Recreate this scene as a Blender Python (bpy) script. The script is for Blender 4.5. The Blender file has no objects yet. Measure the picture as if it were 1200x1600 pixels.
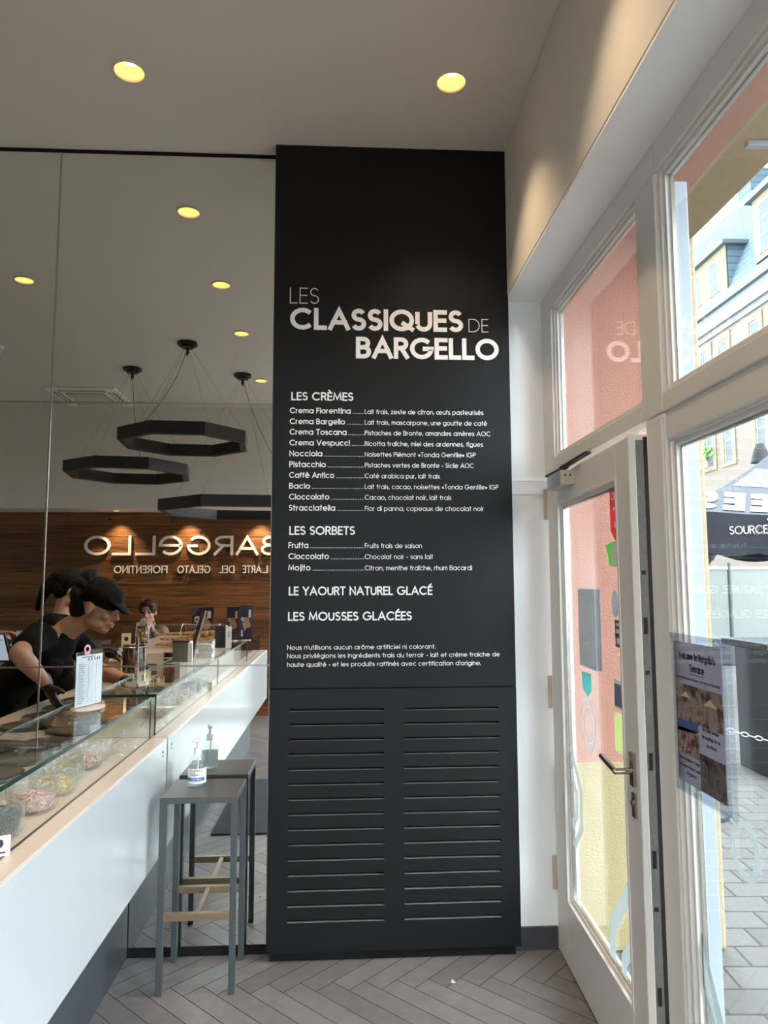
import bpy, bmesh, math, random
from mathutils import Vector, Matrix
random.seed(7)
S = bpy.context.scene
COL = S.collection
PI = math.pi

# ------------------------------------------------------------------ camera
YAW, PITCH, ROLL = .0548, .0971, -.0029
cd = bpy.data.cameras.new('camera'); cam = bpy.data.objects.new('camera', cd); COL.objects.link(cam)
cd.sensor_fit = 'VERTICAL'; cd.sensor_height = 24.0; cd.sensor_width = 18.0; cd.lens = 24.0 * 1120 / 1600
cd.clip_start = .02; cd.clip_end = 200
_f = Vector((math.sin(YAW) * math.cos(PITCH), math.cos(YAW) * math.cos(PITCH), math.sin(PITCH)))
_r = Vector((math.cos(YAW), -math.sin(YAW), 0)); _u = _r.cross(_f)
_r2 = math.cos(ROLL) * _r + math.sin(ROLL) * _u; _u2 = -math.sin(ROLL) * _r + math.cos(ROLL) * _u
cam.matrix_world = Matrix(((_r2.x, _u2.x, -_f.x, 0), (_r2.y, _u2.y, -_f.y, 0), (_r2.z, _u2.z, -_f.z, 1.58), (0, 0, 0, 1)))
S.camera = cam

# ------------------------------------------------------------------ world, sun, exposure
SKY_STRENGTH, SUN_ENERGY, EXPOSURE = 6.4, .6, .93
SPOT_W = 21.0
wd = bpy.data.worlds.new('overcast_sky'); S.world = wd; wd.use_nodes = True
_bg = wd.node_tree.nodes['Background']; _bg.inputs['Color'].default_value = (.86, .93, 1, 1); _bg.inputs['Strength'].default_value = SKY_STRENGTH
sd = bpy.data.lights.new('hazy_sun', 'SUN'); sd.energy = SUN_ENERGY; sd.angle = math.radians(25); sd.color = (1, .95, .87)
sun = bpy.data.objects.new('hazy_sun', sd); COL.objects.link(sun)
sun.rotation_euler = Vector((.62, .25, -.74)).to_track_quat('-Z', 'Y').to_euler(); sun.location = (-4, -3, 14)
S.view_settings.view_transform = 'Standard'; S.view_settings.look = 'None'; S.view_settings.gamma = 1
S.view_settings.use_curve_mapping = False; S.view_settings.exposure = EXPOSURE

# ------------------------------------------------------------------ materials
def lin(c):
    return tuple((v / 12.92 if v <= .04045 else ((v + .055) / 1.055) ** 2.4) for v in (x / 255 for x in c)) + (1,)
def newmat(name):
    m = bpy.data.materials.new(name); m.use_nodes = True
    nt = m.node_tree; b = nt.nodes['Principled BSDF']
    return m, nt, b
def mat(name, c, rough=.5, metal=0., spec=.5, var=0., vscale=6., bump=0., bscale=60., coat=0., emit=None, estr=0., stretch=None, alpha=1., trans=0.):
    m, nt, b = newmat(name)
    b.inputs['Base Color'].default_value = lin(c); b.inputs['Roughness'].default_value = rough; b.inputs['Metallic'].default_value = metal
    b.inputs['Specular IOR Level'].default_value = spec; b.inputs['Coat Weight'].default_value = coat
    b.inputs['Alpha'].default_value = alpha; b.inputs['Transmission Weight'].default_value = trans
    if emit: b.inputs['Emission Color'].default_value = lin(emit); b.inputs['Emission Strength'].default_value = estr
    tc = None
    if var or bump:
        tc = nt.nodes.new('ShaderNodeTexCoord'); mp = nt.nodes.new('ShaderNodeMapping'); nt.links.new(tc.outputs['Object'], mp.inputs['Vector'])
        if stretch: mp.inputs['Scale'].default_value = stretch
    if var:
        n = nt.nodes.new('ShaderNodeTexNoise'); n.inputs['Scale'].default_value = vscale; n.inputs['Detail'].default_value = 5
        nt.links.new(mp.outputs['Vector'], n.inputs['Vector'])
        mx = nt.nodes.new('ShaderNodeMix'); mx.data_type = 'RGBA'
        L = lin(c); mx.inputs['A'].default_value = tuple(min(1, v * (1 - var)) for v in L[:3]) + (1,); mx.inputs['B'].default_value = tuple(min(1, v * (1 + var)) for v in L[:3]) + (1,)
        nt.links.new(n.outputs['Fac'], mx.inputs['Factor']); nt.links.new(mx.outputs['Result'], b.inputs['Base Color'])
    if bump:
        n2 = nt.nodes.new('ShaderNodeTexNoise'); n2.inputs['Scale'].default_value = bscale; n2.inputs['Detail'].default_value = 3
        nt.links.new(mp.outputs['Vector'], n2.inputs['Vector'])
        bp = nt.nodes.new('ShaderNodeBump'); bp.inputs['Strength'].default_value = bump; bp.inputs['Distance'].default_value = .01
        nt.links.new(n2.outputs['Fac'], bp.inputs['Height']); nt.links.new(bp.outputs['Normal'], b.inputs['Normal'])
    return m
def glass(name, tint=(255, 255, 255), ior=1.45, rough=0., bump=0., bscale=40., gloss=1., milk=0.):
    m = bpy.data.materials.new(name); m.use_nodes = True; nt = m.node_tree
    nt.nodes.remove(nt.nodes['Principled BSDF']); out = nt.nodes['Material Output']
    t = nt.nodes.new('ShaderNodeBsdfTransparent'); t.inputs['Color'].default_value = lin(tint)
    g = nt.nodes.new('ShaderNodeBsdfGlossy'); g.inputs['Roughness'].default_value = rough; g.inputs['Color'].default_value = (gloss, gloss, gloss, 1)
    f = nt.nodes.new('ShaderNodeFresnel'); f.inputs['IOR'].default_value = ior
    gg = nt.nodes.new('ShaderNodeNewGeometry'); mr = nt.nodes.new('ShaderNodeMapRange')      # both faces of a pane reflect like air to glass
    mr.inputs['To Min'].default_value = ior; mr.inputs['To Max'].default_value = 1 / ior
    nt.links.new(gg.outputs['Backfacing'], mr.inputs['Value']); nt.links.new(mr.outputs['Result'], f.inputs['IOR'])
    mx = nt.nodes.new('ShaderNodeMixShader')
    nt.links.new(f.outputs['Fac'], mx.inputs['Fac']); nt.links.new(t.outputs[0], mx.inputs[1]); nt.links.new(g.outputs[0], mx.inputs[2]); nt.links.new(mx.outputs[0], out.inputs['Surface'])
    if milk:
        df = nt.nodes.new('ShaderNodeBsdfDiffuse'); df.inputs['Color'].default_value = (.9, .9, .9, 1); mk = nt.nodes.new('ShaderNodeMixShader'); mk.inputs['Fac'].default_value = milk
        nt.links.new(mx.outputs[0], mk.inputs[1]); nt.links.new(df.outputs[0], mk.inputs[2]); nt.links.new(mk.outputs[0], out.inputs['Surface'])
    if bump:
        tc = nt.nodes.new('ShaderNodeTexCoord'); v = nt.nodes.new('ShaderNodeTexVoronoi'); v.inputs['Scale'].default_value = bscale
        nt.links.new(tc.outputs['Object'], v.inputs['Vector']); bp = nt.nodes.new('ShaderNodeBump'); bp.inputs['Strength'].default_value = bump; bp.inputs['Distance'].default_value = .01
        nt.links.new(v.outputs['Distance'], bp.inputs['Height']); nt.links.new(bp.outputs['Normal'], g.inputs['Normal']); nt.links.new(bp.outputs['Normal'], f.inputs['Normal'])
    return m
def film(name, c, see=0.):
    m = bpy.data.materials.new(name); m.use_nodes = True; nt = m.node_tree; nt.nodes.remove(nt.nodes['Principled BSDF'])
    a = nt.nodes.new('ShaderNodeBsdfDiffuse'); b = nt.nodes.new('ShaderNodeBsdfTranslucent'); a.inputs['Color'].default_value = b.inputs['Color'].default_value = lin(c)
    x = nt.nodes.new('ShaderNodeMixShader'); x.inputs['Fac'].default_value = .6; nt.links.new(a.outputs[0], x.inputs[1]); nt.links.new(b.outputs[0], x.inputs[2]); o = x
    if see:
        t = nt.nodes.new('ShaderNodeBsdfTransparent'); o = nt.nodes.new('ShaderNodeMixShader'); o.inputs['Fac'].default_value = see; nt.links.new(x.outputs[0], o.inputs[1]); nt.links.new(t.outputs[0], o.inputs[2])
    nt.links.new(o.outputs[0], nt.nodes['Material Output'].inputs['Surface']); return m
def ramp_mat(name, stops, kind='noise', scale=8., rough=.6, stretch=(1, 1, 1), bump=0., detail=6., distort=0.):
    m, nt, b = newmat(name); b.inputs['Roughness'].default_value = rough
    tc = nt.nodes.new('ShaderNodeTexCoord'); mp = nt.nodes.new('ShaderNodeMapping'); mp.inputs['Scale'].default_value = stretch
    nt.links.new(tc.outputs['Object'], mp.inputs['Vector'])
    if kind == 'noise':
        n = nt.nodes.new('ShaderNodeTexNoise'); n.inputs['Detail'].default_value = detail; n.inputs['Distortion'].default_value = distort; o = n.outputs['Fac']
    else:
        n = nt.nodes.new('ShaderNodeTexVoronoi'); o = n.outputs['Color']
    n.inputs['Scale'].default_value = scale; nt.links.new(mp.outputs['Vector'], n.inputs['Vector'])
    r = nt.nodes.new('ShaderNodeValToRGB'); e = r.color_ramp.elements
    e[0].position, e[0].color = stops[0][0], lin(stops[0][1]); e[1].position, e[1].color = stops[-1][0], lin(stops[-1][1])
    for p, c in stops[1:-1]:
        q = e.new(p); q.color = lin(c)
    nt.links.new(o, r.inputs['Fac']); nt.links.new(r.outputs['Color'], b.inputs['Base Color'])
    if bump:
        bp = nt.nodes.new('ShaderNodeBump'); bp.inputs['Strength'].default_value = bump; bp.inputs['Distance'].default_value = .01
        nt.links.new(n.outputs['Distance'] if kind != 'noise' else o, bp.inputs['Height']); nt.links.new(bp.outputs['Normal'], b.inputs['Normal'])
    return m
def island_mat(name, ca, cb, rough=.36, grain=.25, bump=.15):
    m, nt, b = newmat(name); b.inputs['Roughness'].default_value = rough
    g = nt.nodes.new('ShaderNodeNewGeometry'); mx = nt.nodes.new('ShaderNodeMix'); mx.data_type = 'RGBA'
    mx.inputs['A'].default_value = lin(ca); mx.inputs['B'].default_value = lin(cb); nt.links.new(g.outputs['Random Per Island'], mx.inputs['Factor'])
    tc = nt.nodes.new('ShaderNodeTexCoord'); n = nt.nodes.new('ShaderNodeTexNoise'); n.inputs['Scale'].default_value = 14; n.inputs['Detail'].default_value = 8
    nt.links.new(tc.outputs['Object'], n.inputs['Vector'])
    m2 = nt.nodes.new('ShaderNodeMix'); m2.data_type = 'RGBA'; m2.blend_type = 'MULTIPLY'; m2.inputs['Factor'].default_value = 1
    rr = nt.nodes.new('ShaderNodeMapRange'); rr.inputs['To Min'].default_value = 1 - grain; rr.inputs['To Max'].default_value = 1 + grain
    nt.links.new(n.outputs['Fac'], rr.inputs['Value']); nt.links.new(mx.outputs['Result'], m2.inputs['A']); nt.links.new(rr.outputs['Result'], m2.inputs['B'])
    nt.links.new(m2.outputs['Result'], b.inputs['Base Color'])
    bp = nt.nodes.new('ShaderNodeBump'); bp.inputs['Strength'].default_value = bump; bp.inputs['Distance'].default_value = .004
    n3 = nt.nodes.new('ShaderNodeTexNoise'); n3.inputs['Scale'].default_value = 120; nt.links.new(tc.outputs['Object'], n3.inputs['Vector'])
    nt.links.new(n3.outputs['Fac'], bp.inputs['Height']); nt.links.new(bp.outputs['Normal'], b.inputs['Normal'])
    return m

def wood_wall_mat():
    m, nt, b = newmat('dark_wood_planks'); b.inputs['Roughness'].default_value = .5
    N, Lk = nt.nodes.new, nt.links.new
    tc = N('ShaderNodeTexCoord'); geo = N('ShaderNodeNewGeometry')
    mp = N('ShaderNodeMapping'); mp.inputs['Scale'].default_value = (1.1, 1, 22); Lk(tc.outputs['Object'], mp.inputs['Vector'])
    n = N('ShaderNodeTexNoise'); n.inputs['Scale'].default_value = 2.2; n.inputs['Detail'].default_value = 9; n.inputs['Distortion'].default_value = .6; Lk(mp.outputs['Vector'], n.inputs['Vector'])
    ad = N('ShaderNodeMath'); ad.operation = 'ADD'; ml = N('ShaderNodeMath'); ml.operation = 'MULTIPLY'; ml.inputs[1].default_value = .22
    Lk(geo.outputs['Random Per Island'], ml.inputs[0]); Lk(n.outputs['Fac'], ad.inputs[0]); Lk(ml.outputs[0], ad.inputs[1])
    r = N('ShaderNodeValToRGB'); e = r.color_ramp.elements
    e[0].position, e[0].color = .34, lin((56, 33, 15)); e[1].position, e[1].color = .85, lin((142, 93, 48))
    q = e.new(.55); q.color = lin((98, 60, 28)); Lk(ad.outputs[0], r.inputs['Fac'])
    mk = N('ShaderNodeMapping'); mk.inputs['Scale'].default_value = (2.3, 1, 3.6); Lk(tc.outputs['Object'], mk.inputs['Vector'])
    v = N('ShaderNodeTexVoronoi'); v.inputs['Scale'].default_value = 1.0; Lk(mk.outputs['Vector'], v.inputs['Vector'])
    lt = N('ShaderNodeMapRange'); lt.inputs['From Min'].default_value = .05; lt.inputs['From Max'].default_value = .09; Lk(v.outputs['Distance'], lt.inputs['Value'])
    mx = N('ShaderNodeMix'); mx.data_type = 'RGBA'; mx.inputs['A'].default_value = lin((22, 12, 8)); Lk(lt.outputs['Result'], mx.inputs['Factor']); Lk(r.outputs['Color'], mx.inputs['B'])
    Lk(mx.outputs['Result'], b.inputs['Base Color'])
    bp = N('ShaderNodeBump'); bp.inputs['Strength'].default_value = .25; bp.inputs['Distance'].default_value = .01; Lk(n.outputs['Fac'], bp.inputs['Height']); Lk(bp.outputs['Normal'], b.inputs['Normal'])
    return m
def brick_mat(name, c1, c2, mortar, scale, w, h, rot=0., gap=.015, rough=.8, axis='XY', offset=.5, moss=None):
    m, nt, b = newmat(name); b.inputs['Roughness'].default_value = rough; N, Lk = nt.nodes.new, nt.links.new
    tc = N('ShaderNodeTexCoord'); mp = N('ShaderNodeMapping'); Lk(tc.outputs['Object'], mp.inputs['Vector'])
    if axis == 'YZ': mp.inputs['Rotation'].default_value = (0, -PI / 2, -PI / 2); 
    else: mp.inputs['Rotation'].default_value = (0, 0, rot)
    src = mp.outputs['Vector']
    if axis == 'YZ':
        sp = N('ShaderNodeSeparateXYZ'); cb = N('ShaderNodeCombineXYZ'); Lk(tc.outputs['Object'], sp.inputs[0]); Lk(sp.outputs['Y'], cb.inputs['X']); Lk(sp.outputs['Z'], cb.inputs['Y']); src = cb.outputs[0]
    t = N('ShaderNodeTexBrick'); t.inputs['Scale'].default_value = scale; t.inputs['Mortar Size'].default_value = gap; t.inputs['Brick Width'].default_value = w; t.inputs['Row Height'].default_value = h; t.offset = offset
    t.inputs['Color1'].default_value = lin(c1); t.inputs['Color2'].default_value = lin(c2); t.inputs['Mortar'].default_value = lin(mortar); Lk(src, t.inputs['Vector'])
    n = N('ShaderNodeTexNoise'); n.inputs['Scale'].default_value = 60; n.inputs['Detail'].default_value = 6; Lk(tc.outputs['Object'], n.inputs['Vector'])
    rr = N('ShaderNodeMapRange'); rr.inputs['To Min'].default_value = .72; rr.inputs['To Max'].default_value = 1.25; Lk(n.outputs['Fac'], rr.inputs['Value'])
    m2 = N('ShaderNodeMix'); m2.data_type = 'RGBA'; m2.blend_type = 'MULTIPLY'; m2.inputs['Factor'].default_value = 1; Lk(t.outputs['Color'], m2.inputs['A']); Lk(rr.outputs['Result'], m2.inputs['B'])
    Lk(m2.outputs['Result'], b.inputs['Base Color'])
    bp = N('ShaderNodeBump'); bp.inputs['Strength'].default_value = .5; bp.inputs['Distance'].default_value = .01; bp.invert = True; Lk(t.outputs['Fac'], bp.inputs['Height']); Lk(bp.outputs['Normal'], b.inputs['Normal'])
    return m

M = dict(
    ceiling=mat('warm_grey_ceiling_paint', (224, 215, 206), .9, var=.03, vscale=1.5),
    white_wall=mat('off_white_wall_paint', (222, 219, 213), .85, bump=.05, bscale=200),
    grey_wall=mat('pale_grey_wall_paint', (230, 225, 217), .9, var=.03),
    reveal=mat('white_reveal_paint', (244, 245, 246), .6, bump=.04, bscale=90),
    black_board=mat('matt_black_board', (16, 16, 18), .5, spec=.28, var=.08, vscale=4, bump=.03, bscale=300),
    pale_slot_face=mat('pale_grey_slot_face', (150, 146, 140), .7, var=.3, vscale=30),
    black_void=mat('black_backing', (6, 6, 7), .9),
    skirt=mat('dark_grey_tile_skirting', (62, 62, 66), .45, var=.25, vscale=18, bump=.05),
    vinyl=mat('white_vinyl_lettering', (243, 240, 238), .5),
    floor=island_mat('grey_brown_plank_tile', (112, 107, 108), (132, 127, 128)),
    grout=mat('dark_grout', (62, 56, 54), .9),
    mat_dark=mat('dark_doormat', (46, 48, 54), .95, var=.3, vscale=120, bump=.6, bscale=300),
    counter_white=mat('gloss_white_lacquer', (196, 201, 203), .2, coat=.3, var=.015, vscale=2),
    counter_top=mat('beige_composite_stone', (206, 190, 178), .35, var=.05, vscale=30),
    plinth=mat('slate_grey_plinth', (66, 70, 76), .45, var=.25, vscale=9, bump=.08, bscale=40, stretch=(1, .3, 1)),
    glass_clear=glass('clear_counter_glass', (251, 254, 253), 1.09),
    glass_win=glass('window_glass', (246, 250, 250), 1.5),
    glass_edge=mat('green_glass_edge', (28, 62, 58), .12, spec=.8),
    crystal=glass('cut_crystal', (250, 251, 252), 1.6, .03, .35, 70, milk=.05),
    clear_plastic=glass('clear_acrylic', (246, 248, 250), 1.45, .02),
    bottle_clear=glass('clear_bottle_plastic', (250, 252, 253), 1.4, .04, .1, 20),
    mirror=mat('silvered_mirror', (236, 238, 234), 0., metal=1.),
    alu=mat('brushed_aluminium', (190, 188, 184), .25, metal=1.),
    steel=mat('brushed_stainless_steel', (176, 174, 170), .28, metal=1., var=.12, vscale=5, stretch=(30, 30, 1)),
    steel_pot=mat('polished_pot_steel', (134, 130, 124), .2, metal=1., var=.35, vscale=2.5, stretch=(14, 14, .6)),
    steel_dark=mat('dark_steel', (92, 90, 88), .3, metal=1.),
    stool=mat('anthracite_powder_coat', (72, 78, 82), .5, bump=.03, bscale=400),
    seat=mat('dark_taupe_laminate', (80, 74, 70), .42, var=.06, vscale=20, stretch=(1, 12, 1)),
    bronze=mat('bronze_foot_rail', (148, 130, 106), .42, metal=.6, var=.12, vscale=40),
    frame_white=mat('white_painted_timber_frame', (228, 224, 219), .42, bump=.02, bscale=60),
    edge_seal=mat('black_rubber_seal', (14, 14, 15), .6),
    lock_strip=mat('grey_lock_strip', (120, 120, 118), .5, var=.3, vscale=60),
    chrome=mat('satin_chrome', (186, 180, 172), .22, metal=1.),
    closer=mat('silver_door_closer', (186, 190, 196), .38, metal=.7),
    bracket=mat('beige_plate', (196, 184, 168), .45),
    pink=mat('pink_stucco', (173, 123, 106), .95, var=.12, vscale=90, bump=.8, bscale=140),
    yellow=mat('pale_yellow_stucco', (170, 154, 114), .95, var=.08, vscale=90, bump=.6, bscale=140),
    sand=mat('sandstone_surround', (164, 147, 119), .9, var=.12, vscale=30, bump=.3, bscale=80),
    white_ext=mat('white_shutter_rail', (160, 168, 176), .35),
    facade=mat('cream_facade', (108, 99, 90), .9, var=.03),
    facade_trim=mat('white_cornice', (109, 112, 114), .8),
    stone_trim=mat('buff_stone_trim', (119, 108, 87), .9, var=.1, vscale=3),
    slate=brick_mat('blue_slate_tiles', (73, 91, 103), (85, 101, 112), (50, 62, 73), 1, .62, .34, axis='YZ', gap=.022),
    gutter=mat('zinc_gutter', (85, 92, 94), .5, metal=.3),
    win_dark=mat('dark_window_pane', (77, 84, 88), .45, spec=.2),
    win_white=mat('white_window_sash', (162, 167, 170), .5),
    paving=brick_mat('granite_paving', (86, 83, 82), (96, 94, 91), (50, 52, 41), 1, .25, .165, rot=.06, gap=.006),
    parasol=mat('navy_black_parasol_fabric', (30, 37, 50), .42, spec=.6, var=.1, vscale=3),
    parasol_print=mat('pale_parasol_print', (206, 222, 230), .6),
    dark_metal=mat('dark_metal', (44, 48, 54), .5, var=.1),
    screen_pvc=mat('milky_windbreak_sheet', (123, 127, 122), .35, var=.04, bump=.5, bscale=5, stretch=(4, 1, 1)),
    grey_print=mat('grey_print', (150, 152, 150), .6),
    black_metal=mat('black_lacquered_metal', (20, 20, 21), .42, var=.1),
    rust_metal=mat('copper_brown_underside', (74, 52, 38), .55),
    cable=mat('grey_cable', (120, 114, 104), .6),
    letter=mat('white_acrylic_letter', (240, 232, 224), .4),
    wood=wood_wall_mat(),
    lid_black=mat('black_lid_rim', (58, 54, 51), .3, spec=.6),
    lid_clear=mat('smoked_acrylic_lid', (104, 96, 88), .22, spec=.6),
    paper=mat('white_paper', (242, 242, 242), .8),
    paper_row=mat('pale_blue_print', (120, 128, 148), .8),
    ink=mat('dark_print', (52, 48, 52), .8),
    plum=mat('plum_print', (70, 40, 66), .6, var=.1, vscale=20),
    plum_light=film('dusty_mauve_paper', (172, 164, 168)),
    badge_pink=mat('rose_badge', (214, 160, 178), .6),
    skin=mat('warm_brown_skin', (158, 112, 86), .5, var=.05, vscale=10),
    skin_pale=mat('light_skin', (198, 150, 126), .5, var=.05, vscale=10),
    hair=mat('black_curly_hair', (10, 8, 7), .7, spec=.25, var=.4, vscale=60, bump=.9, bscale=70),
    hair_red=mat('auburn_hair', (74, 40, 30), .6, var=.3, vscale=40, bump=.5, bscale=60),
    shirt=mat('black_cotton', (11, 11, 13), .95, spec=.15, var=.2, vscale=12, bump=.25, bscale=25),
    trousers=mat('black_trousers', (9, 9, 11), .95, spec=.15, bump=.2, bscale=20),
    cap=mat('black_cap_cloth', (16, 16, 18), .9, spec=.2, var=.1, bump=.1, bscale=200),
    glove=mat('black_nitrile_glove', (26, 25, 27), .38, bump=.15, bscale=60),
    knit=mat('beige_striped_knit', (152, 124, 100), .95, var=.2, vscale=30, bump=.3, bscale=90),
    eye=mat('dark_eye', (22, 16, 14), .15),
    lips=mat('rose_lips', (140, 84, 72), .45),
    cone=ramp_mat('waffle_biscuit', [(.3, (176, 120, 62)), (.7, (236, 190, 122))], 'voronoi', 90, .8, bump=.6),
    cookie=ramp_mat('biscuit_pieces', [(.3, (60, 30, 14)), (.5, (186, 116, 50)), (.8, (232, 182, 104))], 'voronoi', 40, .7),
    crumb_pink=ramp_mat('pink_sugar_topping', [(.2, (190, 120, 116)), (.8, (240, 206, 190))], 'voronoi', 130, .6, bump=.8),
    crumb_yellow=ramp_mat('yellow_nut_topping', [(.2, (176, 140, 70)), (.8, (236, 210, 140))], 'voronoi', 130, .6, bump=.8),
    crumb_green=ramp_mat('chopped_pistachio_topping', [(.2, (120, 106, 44)), (.8, (186, 176, 92))], 'voronoi', 130, .6, bump=.8),
    crumb_mixed=ramp_mat('mixed_biscuit_topping', [(.2, (116, 74, 44)), (.8, (206, 160, 100))], 'voronoi', 110, .6, bump=.8),
    crumb_black=ramp_mat('dark_chocolate_topping', [(.2, (20, 16, 16)), (.8, (58, 48, 46))], 'voronoi', 130, .6, bump=.9),
    ceramic=mat('white_ceramic', (236, 236, 232), .2),
    cup=mat('chocolate_brown_cup', (70, 44, 40), .6),
    cream_card=mat('cream_carton', (230, 206, 156), .8, var=.06),
    wafer=mat('pale_wafer_paper', (236, 216, 180), .8),
    pos_screen=mat('pale_till_screen', (196, 208, 222), .3, emit=(196, 212, 232), estr=.35),
    pos_black=mat('black_till_plastic', (22, 22, 24), .4),
    plast_white=mat('white_plastic', (238, 238, 236), .35),
    label_blue=mat('blue_label', (30, 104, 176), .5),
    back_counter=mat('dark_oak_counter', (64, 42, 28), .5, var=.3, vscale=10, stretch=(1, 8, 1)),
    ac_white=mat('ivory_plastic', (246, 241, 230), .5),
    ac_grille=mat('grey_grille', (150, 144, 130), .7),
    lamp_glow=mat('warm_lamp_glow', (255, 226, 150), .5, emit=(255, 214, 128), estr=2.6),
    reflector=mat('gold_lamp_reflector', (232, 190, 110), .35, metal=.4, emit=(255, 212, 130), estr=.62),
    trim_white=mat('white_lamp_rim', (220, 210, 196), .5),
    frost=film('frosted_film', (168, 174, 172), 0.3),
    frost_grey=film('grey_film', (176, 174, 172), 0.35),
    teal=film('teal_sticker', (140, 200, 194), 0),
    red=film('red_sticker', (200, 100, 100), 0),
    green=film('green_sticker', (140, 184, 120), 0),
    lime=film('pale_lime_sticker', (208, 214, 172), 0),
    grey_st=film('grey_sticker', (170, 172, 170)),
    panel_grey=mat('grey_panel_back', (204, 202, 208), .4, var=.06),
    panel_dark=mat('dark_panel_frame', (78, 74, 80), .4),
    photo_a=ramp_mat('terrace_photo', [(.3, (30, 24, 28)), (.45, (84, 66, 60)), (.55, (176, 156, 144)), (.7, (70, 62, 50)), (.8, (230, 214, 200))], 'noise', 16, .6, detail=8),
    photo_b=ramp_mat('guests_photo', [(.3, (40, 34, 42)), (.45, (190, 150, 140)), (.6, (90, 60, 64)), (.75, (236, 226, 220))], 'noise', 26, .6, detail=8),
    photo_c=ramp_mat('chairs_photo', [(.3, (34, 30, 32)), (.5, (128, 110, 104)), (.62, (60, 54, 50)), (.8, (196, 178, 164))], 'noise', 13, .6, detail=8),
    sky_print=mat('blue_sky_print', (78, 104, 160), .6),
    leaf=mat('green_leaf', (128, 172, 96), .7),
    moss=mat('green_moss', (118, 138, 62), .95, bump=.6),
    gum=mat('pale_debris', (206, 204, 200), .8),
)

# ------------------------------------------------------------------ mesh helpers
class MB:
    def __init__(s): s.bm = bmesh.new()
    def box(s, x0, x1, y0, y1, z0, z1):
        v = [s.bm.verts.new(p) for p in ((x0, y0, z0), (x1, y0, z0), (x1, y1, z0), (x0, y1, z0), (x0, y0, z1), (x1, y0, z1), (x1, y1, z1), (x0, y1, z1))]
        for q in ((3, 2, 1, 0), (4, 5, 6, 7), (0, 1, 5, 4), (1, 2, 6, 5), (2, 3, 7, 6), (3, 0, 4, 7)): s.bm.faces.new([v[i] for i in q])
        return s
    def obox(s, c, ax, ay, az):       # box from centre and three half-axis vectors
        c, ax, ay, az = Vector(c), Vector(ax), Vector(ay), Vector(az)
        v = [s.bm.verts.new(c + i * ax + j * ay + k * az) for k in (-1, 1) for i, j in ((-1, -1), (1, -1), (1, 1), (-1, 1))]
        for q in ((3, 2, 1, 0), (4, 5, 6, 7), (0, 1, 5, 4), (1, 2, 6, 5), (2, 3, 7, 6), (3, 0, 4, 7)): s.bm.faces.new([v[i] for i in q])
        return s
    def quad(s, *p):
        s.bm.faces.new([s.bm.verts.new(q) for q in p]); return s
    def prism(s, poly, fn, d):        # polygon in 2D lifted by fn(u, v, depth)
        a = [s.bm.verts.new(fn(u, v, 0)) for u, v in poly]; b = [s.bm.verts.new(fn(u, v, d)) for u, v in poly]
        s.bm.faces.new(a[::-1]); s.bm.faces.new(b)
        for i in range(len(a)):
            j = (i + 1) % len(a); s.bm.faces.new((a[i], a[j], b[j], b[i]))
        return s
    def ring(s, outer, inner, fn, d):
        n = len(outer)
        A = [[s.bm.verts.new(fn(u, v, q)) for u, v in P] for P in (outer, inner) for q in (0, d)]
        o0, o1, i0, i1 = A
        for k in range(n):
            j = (k + 1) % n
            for f in ((o0[k], i0[k], i0[j], o0[j]), (o1[k], o1[j], i1[j], i1[k]), (o0[k], o0[j], o1[j], o1[k]), (i0[k], i1[k], i1[j], i0[j])): s.bm.faces.new(f)
        return s
    def lathe(s, prof, c=(0, 0, 0), n=28, rib=0., ribn=12, mtx=None):
        rows = []
        for r, z in prof:
            if r < 1e-5: rows.append([s.bm.verts.new(_t(mtx, c, (0, 0, z)))])
            else: rows.append([s.bm.verts.new(_t(mtx, c, (r * (1 + rib * math.cos(ribn * 2 * PI * k / n)) * math.cos(2 * PI * k / n), r * (1 + rib * math.cos(ribn * 2 * PI * k / n)) * math.sin(2 * PI * k / n), z))) for k in range(n)])
        for a, b in zip(rows, rows[1:]):
            for k in range(n):
                j = (k + 1) % n
                if len(a) == 1 and len(b) == 1: continue
                if len(a) == 1: s.bm.faces.new((a[0], b[j], b[k]))
                elif len(b) == 1: s.bm.faces.new((a[k], a[j], b[0]))
                else: s.bm.faces.new((a[k], a[j], b[j], b[k]))
        return s
    def cyl(s, p, q, r, r2=None, n=16):
        p, q = Vector(p), Vector(q); d = q - p; L = d.length; m = d.to_track_quat('Z', 'Y').to_matrix().to_4x4(); m.translation = p
        r2 = r if r2 is None else r2
        return s.lathe([(0, 0), (r, 0), (r2, L), (0, L)], n=n, mtx=m)
    def tube(s, pts, r, n=6):
        pts = [Vector(p) for p in pts]; rows = []
        for i, p in enumerate(pts):
            d = (pts[min(i + 1, len(pts) - 1)] - pts[max(i - 1, 0)]).normalized(); q = d.to_track_quat('Z', 'Y')
            rows.append([s.bm.verts.new(p + q @ Vector((r * math.cos(2 * PI * k / n), r * math.sin(2 * PI * k / n), 0))) for k in range(n)])
        for a, b in zip(rows, rows[1:]):
            for k in range(n): s.bm.faces.new((a[k], a[(k + 1) % n], b[(k + 1) % n], b[k]))
        s.bm.faces.new(rows[0][::-1]); s.bm.faces.new(rows[-1]); return s
    def ball(s, c, r, rot=None, n=14):
        r = (r, r, r) if isinstance(r, (int, float)) else r
        m = (rot.to_4x4() if rot is not None else Matrix.Identity(4)) @ Matrix.Diagonal((r[0], r[1], r[2], 1)); m.translation = Vector(c)
        prof = [(math.sin(PI * i / 10) if 0 < i < 10 else 0, -math.cos(PI * i / 10)) for i in range(11)]
        return s.lathe(prof, n=n, mtx=m)
    def cap(s, p, rp, q, rq, n=14):   # tapered capsule
        s.ball(p, rp, n=n); s.ball(q, rq, n=n); return s.cyl(p, q, rp, rq, n=n)
def _t(m, c, p):
    return (m @ Vector(p)) if m is not None else Vector(c) + Vector(p)

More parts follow.
